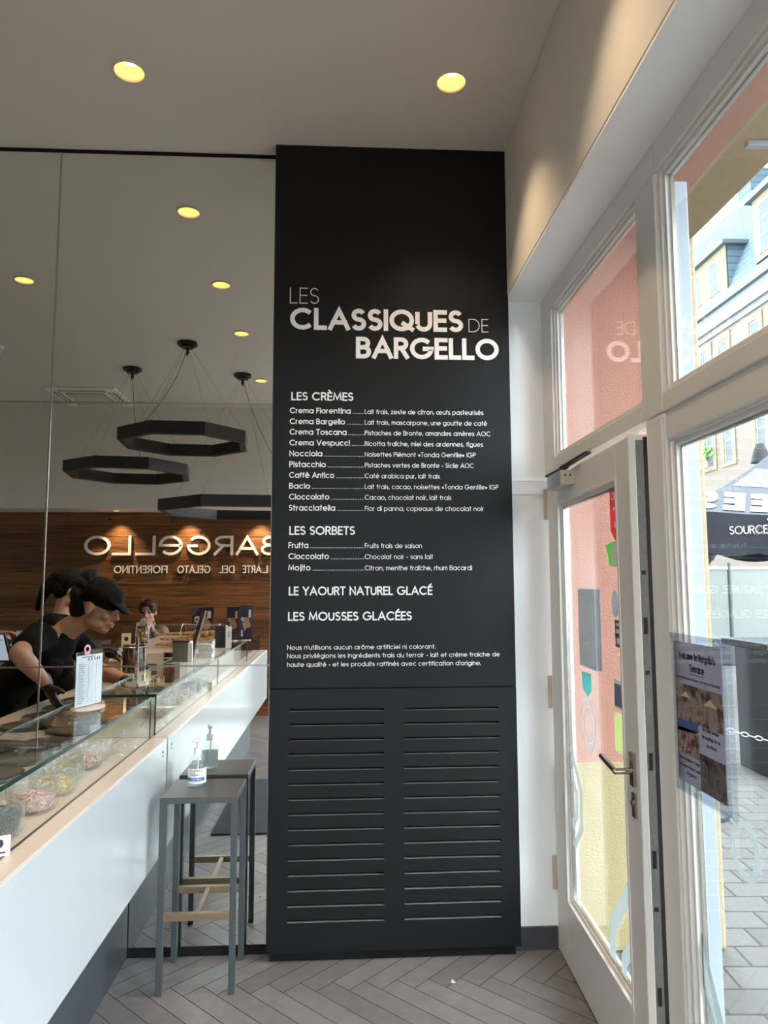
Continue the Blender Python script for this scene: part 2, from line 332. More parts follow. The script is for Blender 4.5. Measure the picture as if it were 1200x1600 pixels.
def wloc(o):
    v = Vector((0, 0, 0))
    while o is not None: v = v + o.location; o = o.parent
    return v
def obj(name, mb, m, parent=None, smooth=False, bevel=0., local=False, base=True, weld=False):
    bm = mb.bm
    if weld: bmesh.ops.remove_doubles(bm, verts=bm.verts, dist=1e-5)
    bmesh.ops.recalc_face_normals(bm, faces=bm.faces)
    me = bpy.data.meshes.new(name); bm.to_mesh(me); bm.free()
    me.materials.append(M[m] if isinstance(m, str) else m)
    o = bpy.data.objects.new(name, me); COL.objects.link(o)
    if parent is not None:
        o.parent = parent
        if not local: me.transform(Matrix.Translation(-wloc(parent)))
    elif base and me.vertices:
        xs = [v.co for v in me.vertices]; lo = Vector((min(v.x for v in xs), min(v.y for v in xs), min(v.z for v in xs))); hi = Vector((max(v.x for v in xs), max(v.y for v in xs), max(v.z for v in xs)))
        c = Vector(((lo.x + hi.x) / 2, (lo.y + hi.y) / 2, lo.z)); me.transform(Matrix.Translation(-c)); o.location = c
    if smooth:
        for p in me.polygons: p.use_smooth = True
        try: me.set_sharp_from_angle(angle=math.radians(38))
        except Exception: pass
    if bevel:
        b = o.modifiers.new('bevel', 'BEVEL'); b.width = bevel; b.segments = 2; b.limit_method = 'ANGLE'; b.angle_limit = math.radians(40)
    return o
def tag(o, label=None, cat=None, group=None, kind=None):
    if label: o['label'] = label
    if cat: o['category'] = cat
    if group: o['group'] = group
    if kind: o['kind'] = kind
    return o
def thing(name, label, cat, loc=(0, 0, 0), rz=0., group=None, kind=None):
    o = bpy.data.objects.new(name, None); COL.objects.link(o); o.location = loc; o.rotation_euler = (0, 0, rz); o.empty_display_size = .05
    return tag(o, label, cat, group, kind)
def dup(root, loc, rz=None, label=None, scale=None):
    def rec(o, par):
        c = o.copy(); COL.objects.link(c); c.parent = par
        for ch in [x for x in bpy.data.objects if x.parent is o and x is not c]: rec(ch, c)
        return c
    r = rec(root, None); r.location = loc
    if rz is not None: r.rotation_euler = (0, 0, rz)
    if label: r['label'] = label
    if scale: r.scale = (scale,) * 3
    return r
def struct(name, mb, m, **k):
    o = obj(name, mb, m, **k)
    if o.parent is None: o['kind'] = 'structure'
    return o

# ------------------------------------------------------------------ geometric-sans lettering drawn as strokes
def _arc(cx, cy, rx, ry, a0, a1):
    n = max(3, int(abs(a1 - a0) / 20)); return [(cx + rx * math.cos(math.radians(a0 + (a1 - a0) * i / n)), cy + ry * math.sin(math.radians(a0 + (a1 - a0) * i / n))) for i in range(n + 1)]
G = {}
def g(ch, w, *strokes): G[ch] = (w, strokes)
_l = lambda *p: [(p[i], p[i + 1]) for i in range(0, len(p), 2)]
_o = lambda cx, cy, r, ry=None: _arc(cx, cy, r, ry or r, 0, 360)
x_ = .70; r_ = .35
g('A', .84, _l(0, 0, .42, 1, .84, 0), _l(.14, .32, .70, .32)); g('B', .56, _l(0, 0, 0, 1), _l(0, 1, .28, 1) + _arc(.28, .76, .23, .24, 80, -90) + _l(.05, .52), _l(.28, .52) + _arc(.30, .26, .26, .26, 80, -90) + _l(0, 0))
g('C', .88, _arc(.5, .5, .5, .5, 42, 318)); g('D', .80, _l(0, 0, 0, 1), _l(0, 1, .32, 1) + _arc(.32, .5, .48, .5, 80, -90) + _l(0, 0)); g('E', .46, _l(.46, 0, 0, 0, 0, 1, .46, 1), _l(0, .52, .43, .52))
g('F', .44, _l(0, 0, 0, 1, .44, 1), _l(0, .52, .4, .52)); g('G', 1.0, _arc(.5, .5, .5, .5, 42, 352) + _l(1, .48, .55, .48)); g('H', .62, _l(0, 0, 0, 1), _l(.62, 0, .62, 1), _l(0, .52, .62, .52)); g('I', 0., _l(0, 0, 0, 1))
g('J', .44, _arc(.22, .22, .22, .22, 180, 360) + _l(.44, 1)); g('K', .58, _l(0, 0, 0, 1), _l(.54, 1, 0, .45), _l(.2, .62, .58, 0)); g('L', .42, _l(0, 1, 0, 0, .42, 0)); g('M', .94, _l(0, 0, .1, 1, .47, .12, .84, 1, .94, 0)); g('N', .66, _l(0, 0, 0, 1, .66, 0, .66, 1))
g('O', 1.0, _o(.5, .5, .5)); g('P', .54, _l(0, 0, 0, 1), _l(0, 1, .28, 1) + _arc(.28, .74, .26, .26, 80, -90) + _l(.05, .48)); g('Q', 1.0, _o(.5, .5, .5), _l(.6, .3, 1.0, 0)); g('R', .56, _l(0, 0, 0, 1), _l(0, 1, .28, 1) + _arc(.28, .75, .25, .25, 80, -90) + _l(.05, .5), _l(.28, .5, .56, 0))
g('S', .52, _arc(.26, .755, .24, .245, 25, 265) + _arc(.26, .255, .26, .255, 85, -155)); g('T', .56, _l(0, 1, .56, 1), _l(.28, 1, .28, 0)); g('U', .62, _l(0, 1, 0, .31) + _arc(.31, .31, .31, .31, 180, 360) + _l(.62, 1)); g('V', .76, _l(0, 1, .38, 0, .76, 1))
g('W', 1.1, _l(0, 1, .28, 0, .55, .9, .82, 0, 1.1, 1)); g('X', .64, _l(0, 1, .64, 0), _l(0, 0, .64, 1)); g('Y', .68, _l(0, 1, .34, .45, .68, 1), _l(.34, .45, .34, 0)); g('Z', .6, _l(0, 1, .6, 1, 0, 0, .6, 0))
g('È', .46, *G['E'][1], _l(.12, 1.36, .3, 1.18)); g('É', .46, *G['E'][1], _l(.34, 1.36, .16, 1.18))
g('a', .70, _o(r_, r_, r_), _l(.7, x_, .7, 0)); g('b', .70, _l(0, 1, 0, 0), _o(r_, r_, r_)); g('c', .62, _arc(r_, r_, r_, r_, 45, 315)); g('d', .70, _o(r_, r_, r_), _l(.7, 1, .7, 0)); g('e', .70, _l(0, r_, .7, r_) + _arc(r_, r_, r_, r_, 10, 315))
g('f', .3, _l(.12, 0, .12, .82) + _arc(.3, .82, .18, .18, 170, 95), _l(0, x_, .3, x_)); g('g', .70, _o(r_, r_, r_), _l(.7, x_, .7, .0) + _arc(r_, 0, r_, .28, -10, -150)); g('h', .54, _l(0, 1, 0, 0), _l(0, .43) + _arc(.27, .43, .27, .27, 170, 0) + _l(.54, 0)); g('i', 0., _l(0, 0, 0, x_), _l(0, .93, 0, 1.0)); g('j', .1, _l(.1, x_, .1, -.25), _l(.1, .93, .1, 1))
g('k', .5, _l(0, 1, 0, 0), _l(.46, x_, 0, .3), _l(.15, .42, .5, 0)); g('l', 0., _l(0, 0, 0, 1)); g('m', .84, _l(0, x_, 0, 0), _l(0, .48) + _arc(.21, .48, .21, .22, 170, 0) + _l(.42, 0), _l(.42, .48) + _arc(.63, .48, .21, .22, 170, 0) + _l(.84, 0)); g('n', .54, _l(0, x_, 0, 0), _l(0, .43) + _arc(.27, .43, .27, .27, 170, 0) + _l(.54, 0))
g('o', .70, _o(r_, r_, r_)); g('p', .70, _l(0, x_, 0, -.3), _o(r_, r_, r_)); g('q', .70, _l(.7, x_, .7, -.3), _o(r_, r_, r_)); g('r', .28, _l(0, x_, 0, 0), _l(0, .4) + _arc(.28, .4, .28, .3, 170, 90)); g('s', .40, _arc(.2, .525, .18, .175, 25, 265) + _arc(.2, .18, .2, .18, 85, -155))
g('t', .3, _l(.13, 1, .13, 0), _l(0, x_, .3, x_)); g('u', .54, _l(0, x_, 0, .27) + _arc(.27, .27, .27, .27, 180, 360), _l(.54, x_, .54, 0)); g('v', .54, _l(0, x_, .27, 0, .54, x_)); g('w', .84, _l(0, x_, .21, 0, .42, .62, .63, 0, .84, x_)); g('x', .5, _l(0, x_, .5, 0), _l(0, 0, .5, x_)); g('y', .54, _l(0, x_, .27, 0), _l(.54, x_, .15, -.3)); g('z', .46, _l(0, x_, .46, x_, 0, 0, .46, 0))
g('é', .70, *G['e'][1], _l(.44, 1.05, .28, .86)); g('è', .70, *G['e'][1], _l(.26, 1.05, .42, .86)); g('ô', .70, *G['o'][1], _l(.18, .86, .35, 1.04, .52, .86)); g('î', .0, _l(0, 0, 0, x_), _l(-.16, .86, 0, 1.02, .16, .86)); g('œ', 1.36, _o(r_, r_, r_), *[[(a + .66, b) for a, b in s] for s in G['e'][1]])
g('.', .0, _l(0, -.02, 0, .08)); g(',', .04, _l(.04, .08, 0, -.14)); g('-', .26, _l(0, .34, .26, .34)); g("'", .0, _l(0, 1, 0, .75)); g('«', .36, _l(.16, .52, 0, .33, .16, .14), _l(.36, .52, .2, .33, .36, .14)); g('»', .36, _l(0, .52, .16, .33, 0, .14), _l(.2, .52, .36, .33, .2, .14)); g(' ', .20)
def lettering(mb, txt, width, h, wt, fn, depth, gap=.17, dots=0):
    """Strokes of txt, cap height h, total width width (None: natural), weight wt (share of cap height); fn(u, v, d) lifts to 3D."""
    items, x = [], 0.
    for ch in txt:
        w, st = G[ch]; items.append((x, st)); x += w + gap + wt * .55
    nat = (x - gap - wt * .55 + wt) * h
    sx = 1. if width is None else max(.05, (width - wt * h)) / max(1e-6, nat - wt * h)
    def P(u, v, x0): return ((wt / 2 + 0) * h + (x0 + u) * h * sx, (wt / 2 + v * (1 - wt)) * h)
    hw = wt * h / 2; nst = 0
    for x0, st in items:
        for s in st:
            nst += 1; dd = depth * (1 + .09 * (nst % 7))
            pts = [P(u, v, x0) for u, v in s]
            closed = len(pts) > 4 and math.dist(pts[0], pts[-1]) < 1e-6
            if closed: pts = pts[:-1]
            n = len(pts); L, R = [], []
            for i in range(n):
                a = pts[i - 1] if (i > 0 or closed) else None; b = pts[(i + 1) % n] if (i < n - 1 or closed) else None
                p = pts[i]
                def nrm(q, t):
                    d = (t[0] - q[0], t[1] - q[1]); k = math.hypot(*d) or 1e-9; return (-d[1] / k, d[0] / k)
                if a is None: m = nrm(p, b); k = 1
                elif b is None: m = nrm(a, p); k = 1
                else:
                    n1, n2 = nrm(a, p), nrm(p, b); m = (n1[0] + n2[0], n1[1] + n2[1]); k = math.hypot(*m)
                    if k < .3: m = n1; k = 1
                    else: m = (m[0] / k, m[1] / k); k = min(2.2, 1 / max(.35, m[0] * n1[0] + m[1] * n1[1]))
                L.append((p[0] + m[0] * hw * k, p[1] + m[1] * hw * k)); R.append((p[0] - m[0] * hw * k, p[1] - m[1] * hw * k))
            if not closed:      # square caps
                for (i, j) in ((0, 1), (n - 1, n - 2)):
                    dx, dy = pts[i][0] - pts[j][0], pts[i][1] - pts[j][1]; k = math.hypot(dx, dy) or 1; e = 0. if n > 4 else hw * .98
                    L[i] = (L[i][0] + dx / k * e, L[i][1] + dy / k * e); R[i] = (R[i][0] + dx / k * e, R[i][1] + dy / k * e)
            rng = range(n) if closed else range(n - 1)
            if closed: mb.ring(L, R, fn, dd)
            else:
                T = [[mb.bm.verts.new(fn(u, v, q)) for u, v in A] for A in (L, R) for q in (0, dd)]
                l0, l1, r0, r1 = T
                for i in range(n - 1):
                    for f in ((l1[i], r1[i], r1[i + 1], l1[i + 1]), (l0[i], l1[i], l1[i + 1], l0[i + 1]), (r0[i], r0[i + 1], r1[i + 1], r1[i])): mb.bm.faces.new(f)
                mb.bm.faces.new((l0[0], r0[0], r1[0], l1[0])); mb.bm.faces.new((l0[-1], l1[-1], r1[-1], r0[-1]))
    return mb

# ================================================================== SETTING
D = 3.257            # mirror plane
HC = 3.602           # ceiling height
S.cycles.transparent_max_bounces = 40; S.cycles.max_bounces = 14; S.cycles.glossy_bounces = 8; S.cycles.diffuse_bounces = 6
PX0, PX1 = -.323, .752
# floor of herringbone plank tiles
W_, L_ = .09, .60
fl = MB(); ca = math.cos(-PI / 4); sa = math.sin(-PI / 4); gp = .0016
def plank(u0, u1, v0, v1):
    p = [(u0 + gp, v0 + gp), (u1 - gp, v0 + gp), (u1 - gp, v1 - gp), (u0 + gp, v1 - gp)]
    q = [(ca * u - sa * v + .02, sa * u + ca * v + 2.955) for u, v in p]
    for ax, lim, sg_ in ((0, -5.0, 1), (0, .985, -1), (1, -2.3, 1), (1, 3.6, -1)):     # clip the plank to the room
        r = []
        for i in range(len(q)):
            A, B = q[i - 1], q[i]; da, db = (A[ax] - lim) * sg_, (B[ax] - lim) * sg_
            if (da < 0) != (db < 0):
                t = da / (da - db); r.append((A[0] + (B[0] - A[0]) * t, A[1] + (B[1] - A[1]) * t))
            if db >= 0: r.append(B)
        q = r
        if len(q) < 3: return
    ar = abs(sum(q[i - 1][0] * q[i][1] - q[i][0] * q[i - 1][1] for i in range(len(q))))
    if ar > 1e-4: fl.quad(*[(x, y, 0) for x, y in q])
for a in range(-80, 81):
    for b in range(-9, 10):
        ou, ov = a * W_ + b * L_, a * W_ - b * L_
        if abs((ou + ov) * .707) > 9 or abs((ou - ov) * .707) > 9: continue
        plank(ou, ou + L_, ov, ov + W_); plank(ou + L_, ou + L_ + W_, ov + W_ - L_, ov + W_)
flo = struct('floor', fl, 'floor', base=False)
struct('floor_slab', MB().box(-5.0, .985, -2.3, 3.6, -.12, -.002), 'grout', parent=flo)
LIGHTS = [(-.858, 2.712), (.427, 2.708), (-2.148, 1.76), (-.845, 1.745), (.427, 1.745), (.427, .78), (-2.148, 2.71), (-.845, .78), (-3.45, 1.75), (-.845, -.6), (.427, -.6), (-3.3, 2.71)]  # later entries are mostly unseen spots added for more illumination
cl = MB()
def loop(pts):
    vs = [cl.bm.verts.new((a, b, HC)) for a, b in pts]
    for i in range(len(vs)): cl.bm.edges.new((vs[i], vs[(i + 1) % len(vs)]))
loop([(-5.0, -2.0), (.98, -2.0), (.98, 3.6), (-5.0, 3.6)])
for lx, ly in LIGHTS: loop([(lx + .0595 * math.cos(2 * PI * i / 32), ly + .0595 * math.sin(2 * PI * i / 32)) for i in range(32)])
bmesh.ops.triangle_fill(cl.bm, edges=cl.bm.edges[:], use_beauty=True, use_dissolve=False)
ceil = struct('ceiling', cl, 'ceiling', base=False)
struct('ceiling_slab', MB().box(-5.1, 1.0, -2.0, 3.6, HC + .056, HC + .14), 'black_void', parent=ceil)
struct('wall_back', MB().box(-5.0, .93, D + .02, 3.6, 0, HC), 'black_void')
struct('wall_left', MB().box(-5.15, -5.0, -2.4, 3.6, 0, HC), 'grey_wall')
# wall opposite the mirror: pale bulkhead above, timber planking below
struct('wall_front', MB().box(-5.0, -.44, -1.92, -1.77, 2.425, HC).box(-.44, .93, -1.92, -1.77, 2.95, HC), 'grey_wall')
struct('ceiling_soffit', MB().box(-5.0, -.44, -2.3, -1.92, 2.425, 2.6), 'ceiling')
struct('wall_front_backing', MB().box(-5.0, -.44, -2.45, -2.29, 0, 2.6), 'black_void')
wp = MB(); z = 0.
k = 0
while z < 2.42:
    hgt = min(.142, 2.424 - z); x = -5.0 - (k * .77) % 1.9
    while x < .93:
        x1 = x + 1.9; a, b = max(x, -5.0), min(x1, -.44)
        if b - a > .02: wp.box(a + .001, b - .001, -2.29, -2.268 + .003 * (k % 2), z + .001, z + hgt - .001)
        x = x1
    z += hgt; k += 1
struct('wall_front_planking', wp, 'wood', base=False)
# right wall: bulkhead above the shop window, soffit, reveals
struct('wall_right', MB().box(.748, .98, -2.3, 3.24, 2.90, HC), 'grey_wall', bevel=.003)
struct('wall_right_soffit', MB().box(.75, .975, -2.3, 3.235, 2.8885, 2.8995), 'reveal')
struct('wall_right_reveal', MB().box(.70, .99, 3.225, 3.6, 0, 2.90), 'reveal')
struct('wall_right_pier', MB().box(.75, 1.0, -.60, .52, 0, 2.9), 'reveal')
struct('wall_right_end', MB().box(.75, 1.0, -2.3, -2.0, 0, 2.9), 'reveal')
struct('baseboard_right', MB().box(.72, .925, 3.212, 3.226, 0, .094), 'skirt')
struct('trim_1', MB().box(.70, .92, 3.217, 3.226, 1.975, 2.045).box(.70, .92, 3.21, 3.226, 2.035, 2.047), 'reveal', bevel=.002)
struct('baseboard_back', MB().box(-.93, -.30, D - .006, D + .02, 0, .034), 'black_void')
struct('shadow_gap_strip', MB().box(-5.0, -.322, D - .004, D + .02, 3.588, HC), 'black_void')  # black strip stands in for the shadow between mirror top and ceiling

# ------------------------------------------------------------------ mirror panels
cols = [(-1.326, -.333, 'right'), (-2.32, -1.332, 'left')]
rows = [(.036, 1.2105, 'bottom'), (1.2155, 2.392, 'middle'), (2.397, 3.586, 'top')]
dsc = {('right', 'bottom'): 'lower mirror panel between counter and black menu wall, reflecting the bar stool', ('right', 'middle'): 'middle mirror panel reflecting the wooden sign wall and pendant rings',
       ('right', 'top'): 'upper mirror panel beside the black menu wall, reflecting ceiling spots', ('left', 'bottom'): 'lower left mirror panel behind the display counter, reflecting round lids',
       ('left', 'middle'): 'middle mirror panel at the left edge reflecting the till screen', ('left', 'top'): 'upper left mirror panel under the ceiling reflecting one ceiling spot'}
for x0, x1, cn in cols:
    for z0, z1, rn in rows:
        o = obj('mirror_panel', MB().box(x0, x1, D, D + .006, z0, z1), 'mirror', bevel=.0015)
        tag(o, dsc[(cn, rn)], 'mirror', 'mirror panels on the back wall')
struct('trim_3', MB().box(-1.333, -1.3255, D - .002, D + .01, .036, 3.586), 'alu')
struct('trim_4', MB().box(-2.32, -.333, D - .0015, D + .01, 1.2095, 1.2165), 'alu')
struct('trim_5', MB().box(-2.32, -.333, D - .0015, D + .01, 2.391, 2.398), 'alu')
struct('trim_6', MB().box(-.333, -.327, D - .004, D + .012, .036, 3.586), 'alu')

# ------------------------------------------------------------------ black menu wall
YP = 3.167
pw = thing('menu_wall', 'tall black wall panel lettered with the white ice cream menu', 'menu board', ((PX0 + PX1) / 2, YP, 0))
ub = obj('menu_board', MB().box(PX0, PX1, YP, 3.232, 1.1225, HC - .001), 'black_board', pw, bevel=.002)
def onp(x0, z0): return lambda u, v, d: (x0 + u, YP - d, z0 + v)
def line(name, t, x0, x1, z, h, wt, dp=.0008, m='vinyl'):
    return obj(name, lettering(MB(), t, x1 - x0, h, wt, onp(x0, z), dp), m, ub)
line('title_lettering', 'LES', -.252, -.120, 2.840, .0746, .055); line('title_lettering', 'CLASSIQUES', -.250, .540, 2.718, .1025, .20)
line('title_lettering', 'DE', .565, .656, 2.719, .0625, .055); line('title_lettering', 'BARGELLO', .048, .703, 2.588, .101, .20)
for t, x0, x1, z in (('LES CRÈMES', -.241, .037, 2.391), ('LES SORBETS', -.244, .045, 1.787), ('LE YAOURT NATUREL GLACÉ', -.244, .387, 1.522), ('LES MOUSSES GLACÉES', -.246, .295, 1.412)):
    line('heading_lettering', t, x0, x1, z, .0385, .16)
items = [('Crema Fiorentina', 2.332, .025, 'Lait frais, zeste de citron, œufs pasteurisés', .627), ('Crema Bargello', 2.2827, 0, 'Lait frais, mascarpone, une goutte de café', .643), ('Crema Toscana', 2.2348, .007, 'Pistaches de Bronte, amandes amères AOC', .658),
         ('Crema Vespucci', 2.1859, .021, 'Ricotta fraîche, miel des ardennes, figues', .623), ('Nocciola', 2.1371, -.101, 'Noisettes Piémont «Tonda Gentile» IGP', .589), ('Pistacchio', 2.0884, -.085, 'Pistaches vertes de Bronte - Sicile AOC', .580),
         ('Caffè Antico', 2.0399, -.048, 'Café arabica pur, lait frais', .425), ('Bacio', 1.9915, -.154, 'Lait frais, cacao, noisettes «Tonda Gentile» IGP', .690), ('Cioccolato', 1.9433, -.069, 'Cacao, chocolat noir, lait frais', .476), ('Stracciatella', 1.8940, -.043, 'Fior di panna, copeaux de chocolat noir', .622),
         ('Frutta', 1.7285, -.160, 'Fruits frais de saison', .342), ('Cioccolato', 1.6799, -.069, 'Chocolat noir - sans lait', .391), ('Mojito', 1.6303, -.150, 'Citron, menthe fraîche, rhum Bacardi', .564)]
for a, z, xe, b, xd in items:
    mb = lettering(MB(), a, xe + .247, .026, .15, onp(-.247, z), .0008)
    x = xe + .009
    while x < .083: mb.box(x, x + .003, YP - .0008, YP, z, z + .003); x += .0074
    lettering(mb, b, xd - .088, .0215, .115, onp(.088, z), .0008); obj('menu_line_lettering', mb, 'vinyl', ub)
for t, x1, z in (("Nous n'utilisons aucun arôme artificiel ni colorant.", .398, 1.288), ("Nous privilégions les ingrédients frais du terroir - lait et crème fraiche de", .682, 1.252), ("haute qualité - et les produits raffinés avec certification d'origine.", .597, 1.215)):
    line('note_lettering', t, -.248, x1, z, .0195, .115)
# louvred lower board with fifteen slots in each of two columns
lb = MB(); Z0, Z1 = .041, 1.1195
sx = [PX0, -.238, .172, .256, .672, PX1]
zs = [1.0315 - i * (1.0315 - .1655) / 14 for i in range(15)]
hs = .0055; yb = YP + .018
edges = [Z0] + [q for zc in reversed(zs) for q in (zc - hs, zc + hs)] + [Z1]
for i in range(5):
    if i in (1, 3):
        for j in range(len(edges) - 1):
            if j % 2 == 0: lb.box(sx[i], sx[i + 1], YP, yb, edges[j], edges[j + 1])
    else: lb.box(sx[i], sx[i + 1], YP, yb, Z0, Z1)
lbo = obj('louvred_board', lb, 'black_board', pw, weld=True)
lbo.data.materials.append(M['pale_slot_face'])
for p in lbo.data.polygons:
    if p.normal.z > .9 and p.center.z < 1.1 and sx[1] - (PX0 + PX1) / 2 - .01 < p.center.x < sx[4] - (PX0 + PX1) / 2 + .01: p.material_index = 1  # up-facing slot faces take a paler grey than the board
obj('louvre_backing', MB().box(PX0 + .004, PX1 - .004, yb + .012, 3.232, Z0, Z1), 'black_void', pw)
obj('board_end', MB().box(PX0, PX0 + .004, yb, 3.232, Z0, Z1).box(PX1 - .004, PX1, yb, 3.232, Z0, Z1), 'black_board', pw)
obj('plinth', MB().box(PX0 + .012, PX1 - .02, YP + .02, 3.232, 0, .041), 'black_void', pw)

# ------------------------------------------------------------------ recessed downlights
def downlight(x, y, label, power=True, zc=HC, r=.062, size=88):
    t = thing('recessed_downlight', label, 'ceiling light', (x, y, zc - .004), group='recessed ceiling spots')
    obj('trim_ring', MB().lathe([(r, .0035), (r + .004, 0), (r + .002, -.004), (r - .004, -.004), (r - .006, .0035)], n=32), 'trim_white', t, smooth=True, local=True)
    obj('reflector', MB().lathe([(r - .005, .0), (r - .012, .03), (r - .026, .052)], n=32), 'reflector', t, smooth=True, local=True)
    obj('lamp', MB().lathe([(r - .026, .050), (0, .052)], n=24), 'lamp_glow', t, local=True)
    l = bpy.data.lights.new('spot_lamp', 'SPOT'); l.energy = SPOT_W; l.color = (1, .74, .46); l.spot_size = math.radians(size); l.spot_blend = .85; l.shadow_soft_size = .03
    lo = bpy.data.objects.new('spot_lamp', l); COL.objects.link(lo); lo.parent = t; lo.location = (0, 0, -.012)
    return t
LL = ['round ceiling spot above the left mirror panel, left of the two on the real ceiling', 'round ceiling spot above the black menu wall near the window wall', 'recessed ceiling spot reflected in the upper left mirror panel', 'recessed ceiling spot reflected lowest in the upper mirror panel beside the menu wall',
      'ceiling spot second from the menu wall along the window bulkhead', 'added ceiling spot third from the menu wall along the window bulkhead', 'ceiling spot over the lids at the mirror end of the counter', 'added ceiling spot over the middle of the display counter', 'added ceiling spot over the till counter', 'added ceiling spot over the far end of the display counter', 'added ceiling spot fourth from the menu wall along the window bulkhead', 'added ceiling spot over the left mirror end of the till aisle']
for (lx, ly), lab in zip(LIGHTS, LL): downlight(lx, ly, lab)
for sx_, lab in ((-2.69, 'small soffit spot over the last letter of the wall sign'), (-1.866, 'small soffit spot over the middle letters of the wall sign'), (-1.02, 'small soffit spot over the first letters of the wall sign')):
    t = thing('soffit_spot', lab, 'ceiling light', (sx_, -2.06, 2.425), group='small spots over the timber sign wall')
    obj('trim_ring', MB().lathe([(.034, 0), (.042, -.001), (.040, -.005), (.034, -.005)], n=24), 'trim_white', t, local=True)
    obj('lamp', MB().lathe([(.034, -.002), (0, -.002)], n=20), 'lamp_glow', t, local=True)
    l = bpy.data.lights.new('spot_lamp', 'SPOT'); l.energy = 30; l.color = (1, .78, .50); l.spot_size = math.radians(84); l.spot_blend = .85; l.shadow_soft_size = .02
    lo = bpy.data.objects.new('spot_lamp', l); COL.objects.link(lo); lo.parent = t; lo.location = (0, -.05, -.012); lo.rotation_euler = (-.12, 0, 0)

# ------------------------------------------------------------------ window wall: frames, door, panes
XF = .92
def framebar(mb, y0, y1, z0, z1, x0=XF, x1=XF + .06): return mb.box(x0, x1, y0, y1, z0, z1)
w1 = thing('window_1', 'white framed fixed pane above the glazed door', 'window', (XF, 2.6, 2.07), kind='structure')
fb = MB(); framebar(fb, 3.075, 3.225, 2.07, 2.80); framebar(fb, 1.995, 3.225, 2.80, 2.888); framebar(fb, 1.995, 2.135, 2.07, 2.80); framebar(fb, 2.135, 3.075, 2.07, 2.125); framebar(fb, 2.13, 3.2, 1.99, 2.069, XF + .066, XF + .09)
obj('window_frame', fb, 'frame_white', w1, bevel=.004)
def beads(parent, y0, y1, z0, z1, xa=XF):
    b = MB(); t = .024
    for k, (e, dx) in enumerate(((0, .012), (.012, .022))):
        b.box(xa + dx, xa + .05, y0 + e, y0 + e + .012, z0 + e, z1 - e); b.box(xa + dx, xa + .05, y1 - e - .012, y1 - e, z0 + e, z1 - e)
        b.box(xa + dx, xa + .05, y0 + e + .012, y1 - e - .012, z1 - e - .012, z1 - e); b.box(xa + dx, xa + .05, y0 + e + .012, y1 - e - .012, z0 + e, z0 + e + .012)
    obj('glazing_bead', b, 'frame_white', parent, bevel=.002)
def spacer(parent, y0, y1, z0, z1, xa):
    b = MB(); t = .006
    b.box(xa, xa + .012, y0, y0 + t, z0, z1); b.box(xa, xa + .012, y1 - t, y1, z0, z1); b.box(xa, xa + .012, y0 + t, y1 - t, z1 - t, z1); b.box(xa, xa + .012, y0 + t, y1 - t, z0, z0 + t)
    obj('spacer_bar', b, 'alu', parent)
beads(w1, 2.135, 3.075, 2.125, 2.80); spacer(w1, 2.16, 3.05, 2.15, 2.776, XF + .036)
obj('pane', MB().box(XF + .034, XF + .038, 2.15, 3.06, 2.14, 2.785), 'glass_win', w1)
w2 = thing('window_2', 'tall white framed shop window with an upper and a lower pane', 'window', (XF, 1.3, 0), kind='structure')
fb = MB(); framebar(fb, .52, .64, 0, 2.80); framebar(fb, .52, 1.99, 2.80, 2.888); framebar(fb, .64, 1.99, 2.068, 2.125); framebar(fb, .64, 1.99, 1.985, 2.068, XF + .006); framebar(fb, .64, 1.99, 0, .16)
obj('window_frame', fb, 'frame_white', w2, bevel=.004)
pst = MB(); framebar(pst, 1.995, 2.122, 0, 2.068, XF + .003); pst.box(XF - .001, XF + .02, 2.004, 2.112, 0, 2.066)
obj('window_post', pst, 'frame_white', w2, bevel=.006)
beads(w2, .64, 1.99, 2.125, 2.80); beads(w2, .64, 1.99, .16, 1.99); spacer(w2, .665, 1.965, 2.15, 2.776, XF + .036); spacer(w2, .665, 1.965, .185, 1.966, XF + .036)
obj('pane', MB().box(XF + .034, XF + .038, .655, 1.975, 2.14, 2.785), 'glass_win', w2)
lowpane = obj('pane', MB().box(XF + .034, XF + .038, .655, 1.975, .175, 1.975), 'glass_win', w2)
w3 = thing('added_window_3', 'unseen white framed opening added further along the street side for daylight', 'window', (XF, -.9, 0), kind='structure')  # unseen unglazed opening, added and sized to let daylight into the room
fb = MB(); framebar(fb, -2.0, -1.9, 0, 2.8); framebar(fb, -.70, -.60, 0, 2.8); framebar(fb, -2.0, -.60, 2.8, 2.888); framebar(fb, -1.9, -.70, 0, .14); framebar(fb, -1.9, -.70, 2.0, 2.08)
obj('window_frame', fb, 'frame_white', w3, bevel=.004)
w4 = thing('added_window_4', 'unseen white framed glazed opening added behind the counter end for daylight', 'window', (.2, -2.2, 0), kind='structure')  # invented opening behind the camera, put in to bring more daylight indoors
fb = MB().box(-.44, -.36, -2.28, -2.2, 0, 2.87).box(.84, .92, -2.28, -2.2, 0, 2.87).box(-.44, .92, -2.28, -2.2, 2.87, 2.95).box(-.36, .84, -2.28, -2.2, 0, .12)
obj('window_frame', fb, 'frame_white', w4, bevel=.004); obj('pane', MB().box(-.36, .84, -2.245, -2.24, .12, 2.87), 'glass_win', w4)
obj('window_frame', MB().box(-.44, .75, -2.3, -1.92, 2.95, 3.05), 'frame_white', w4)
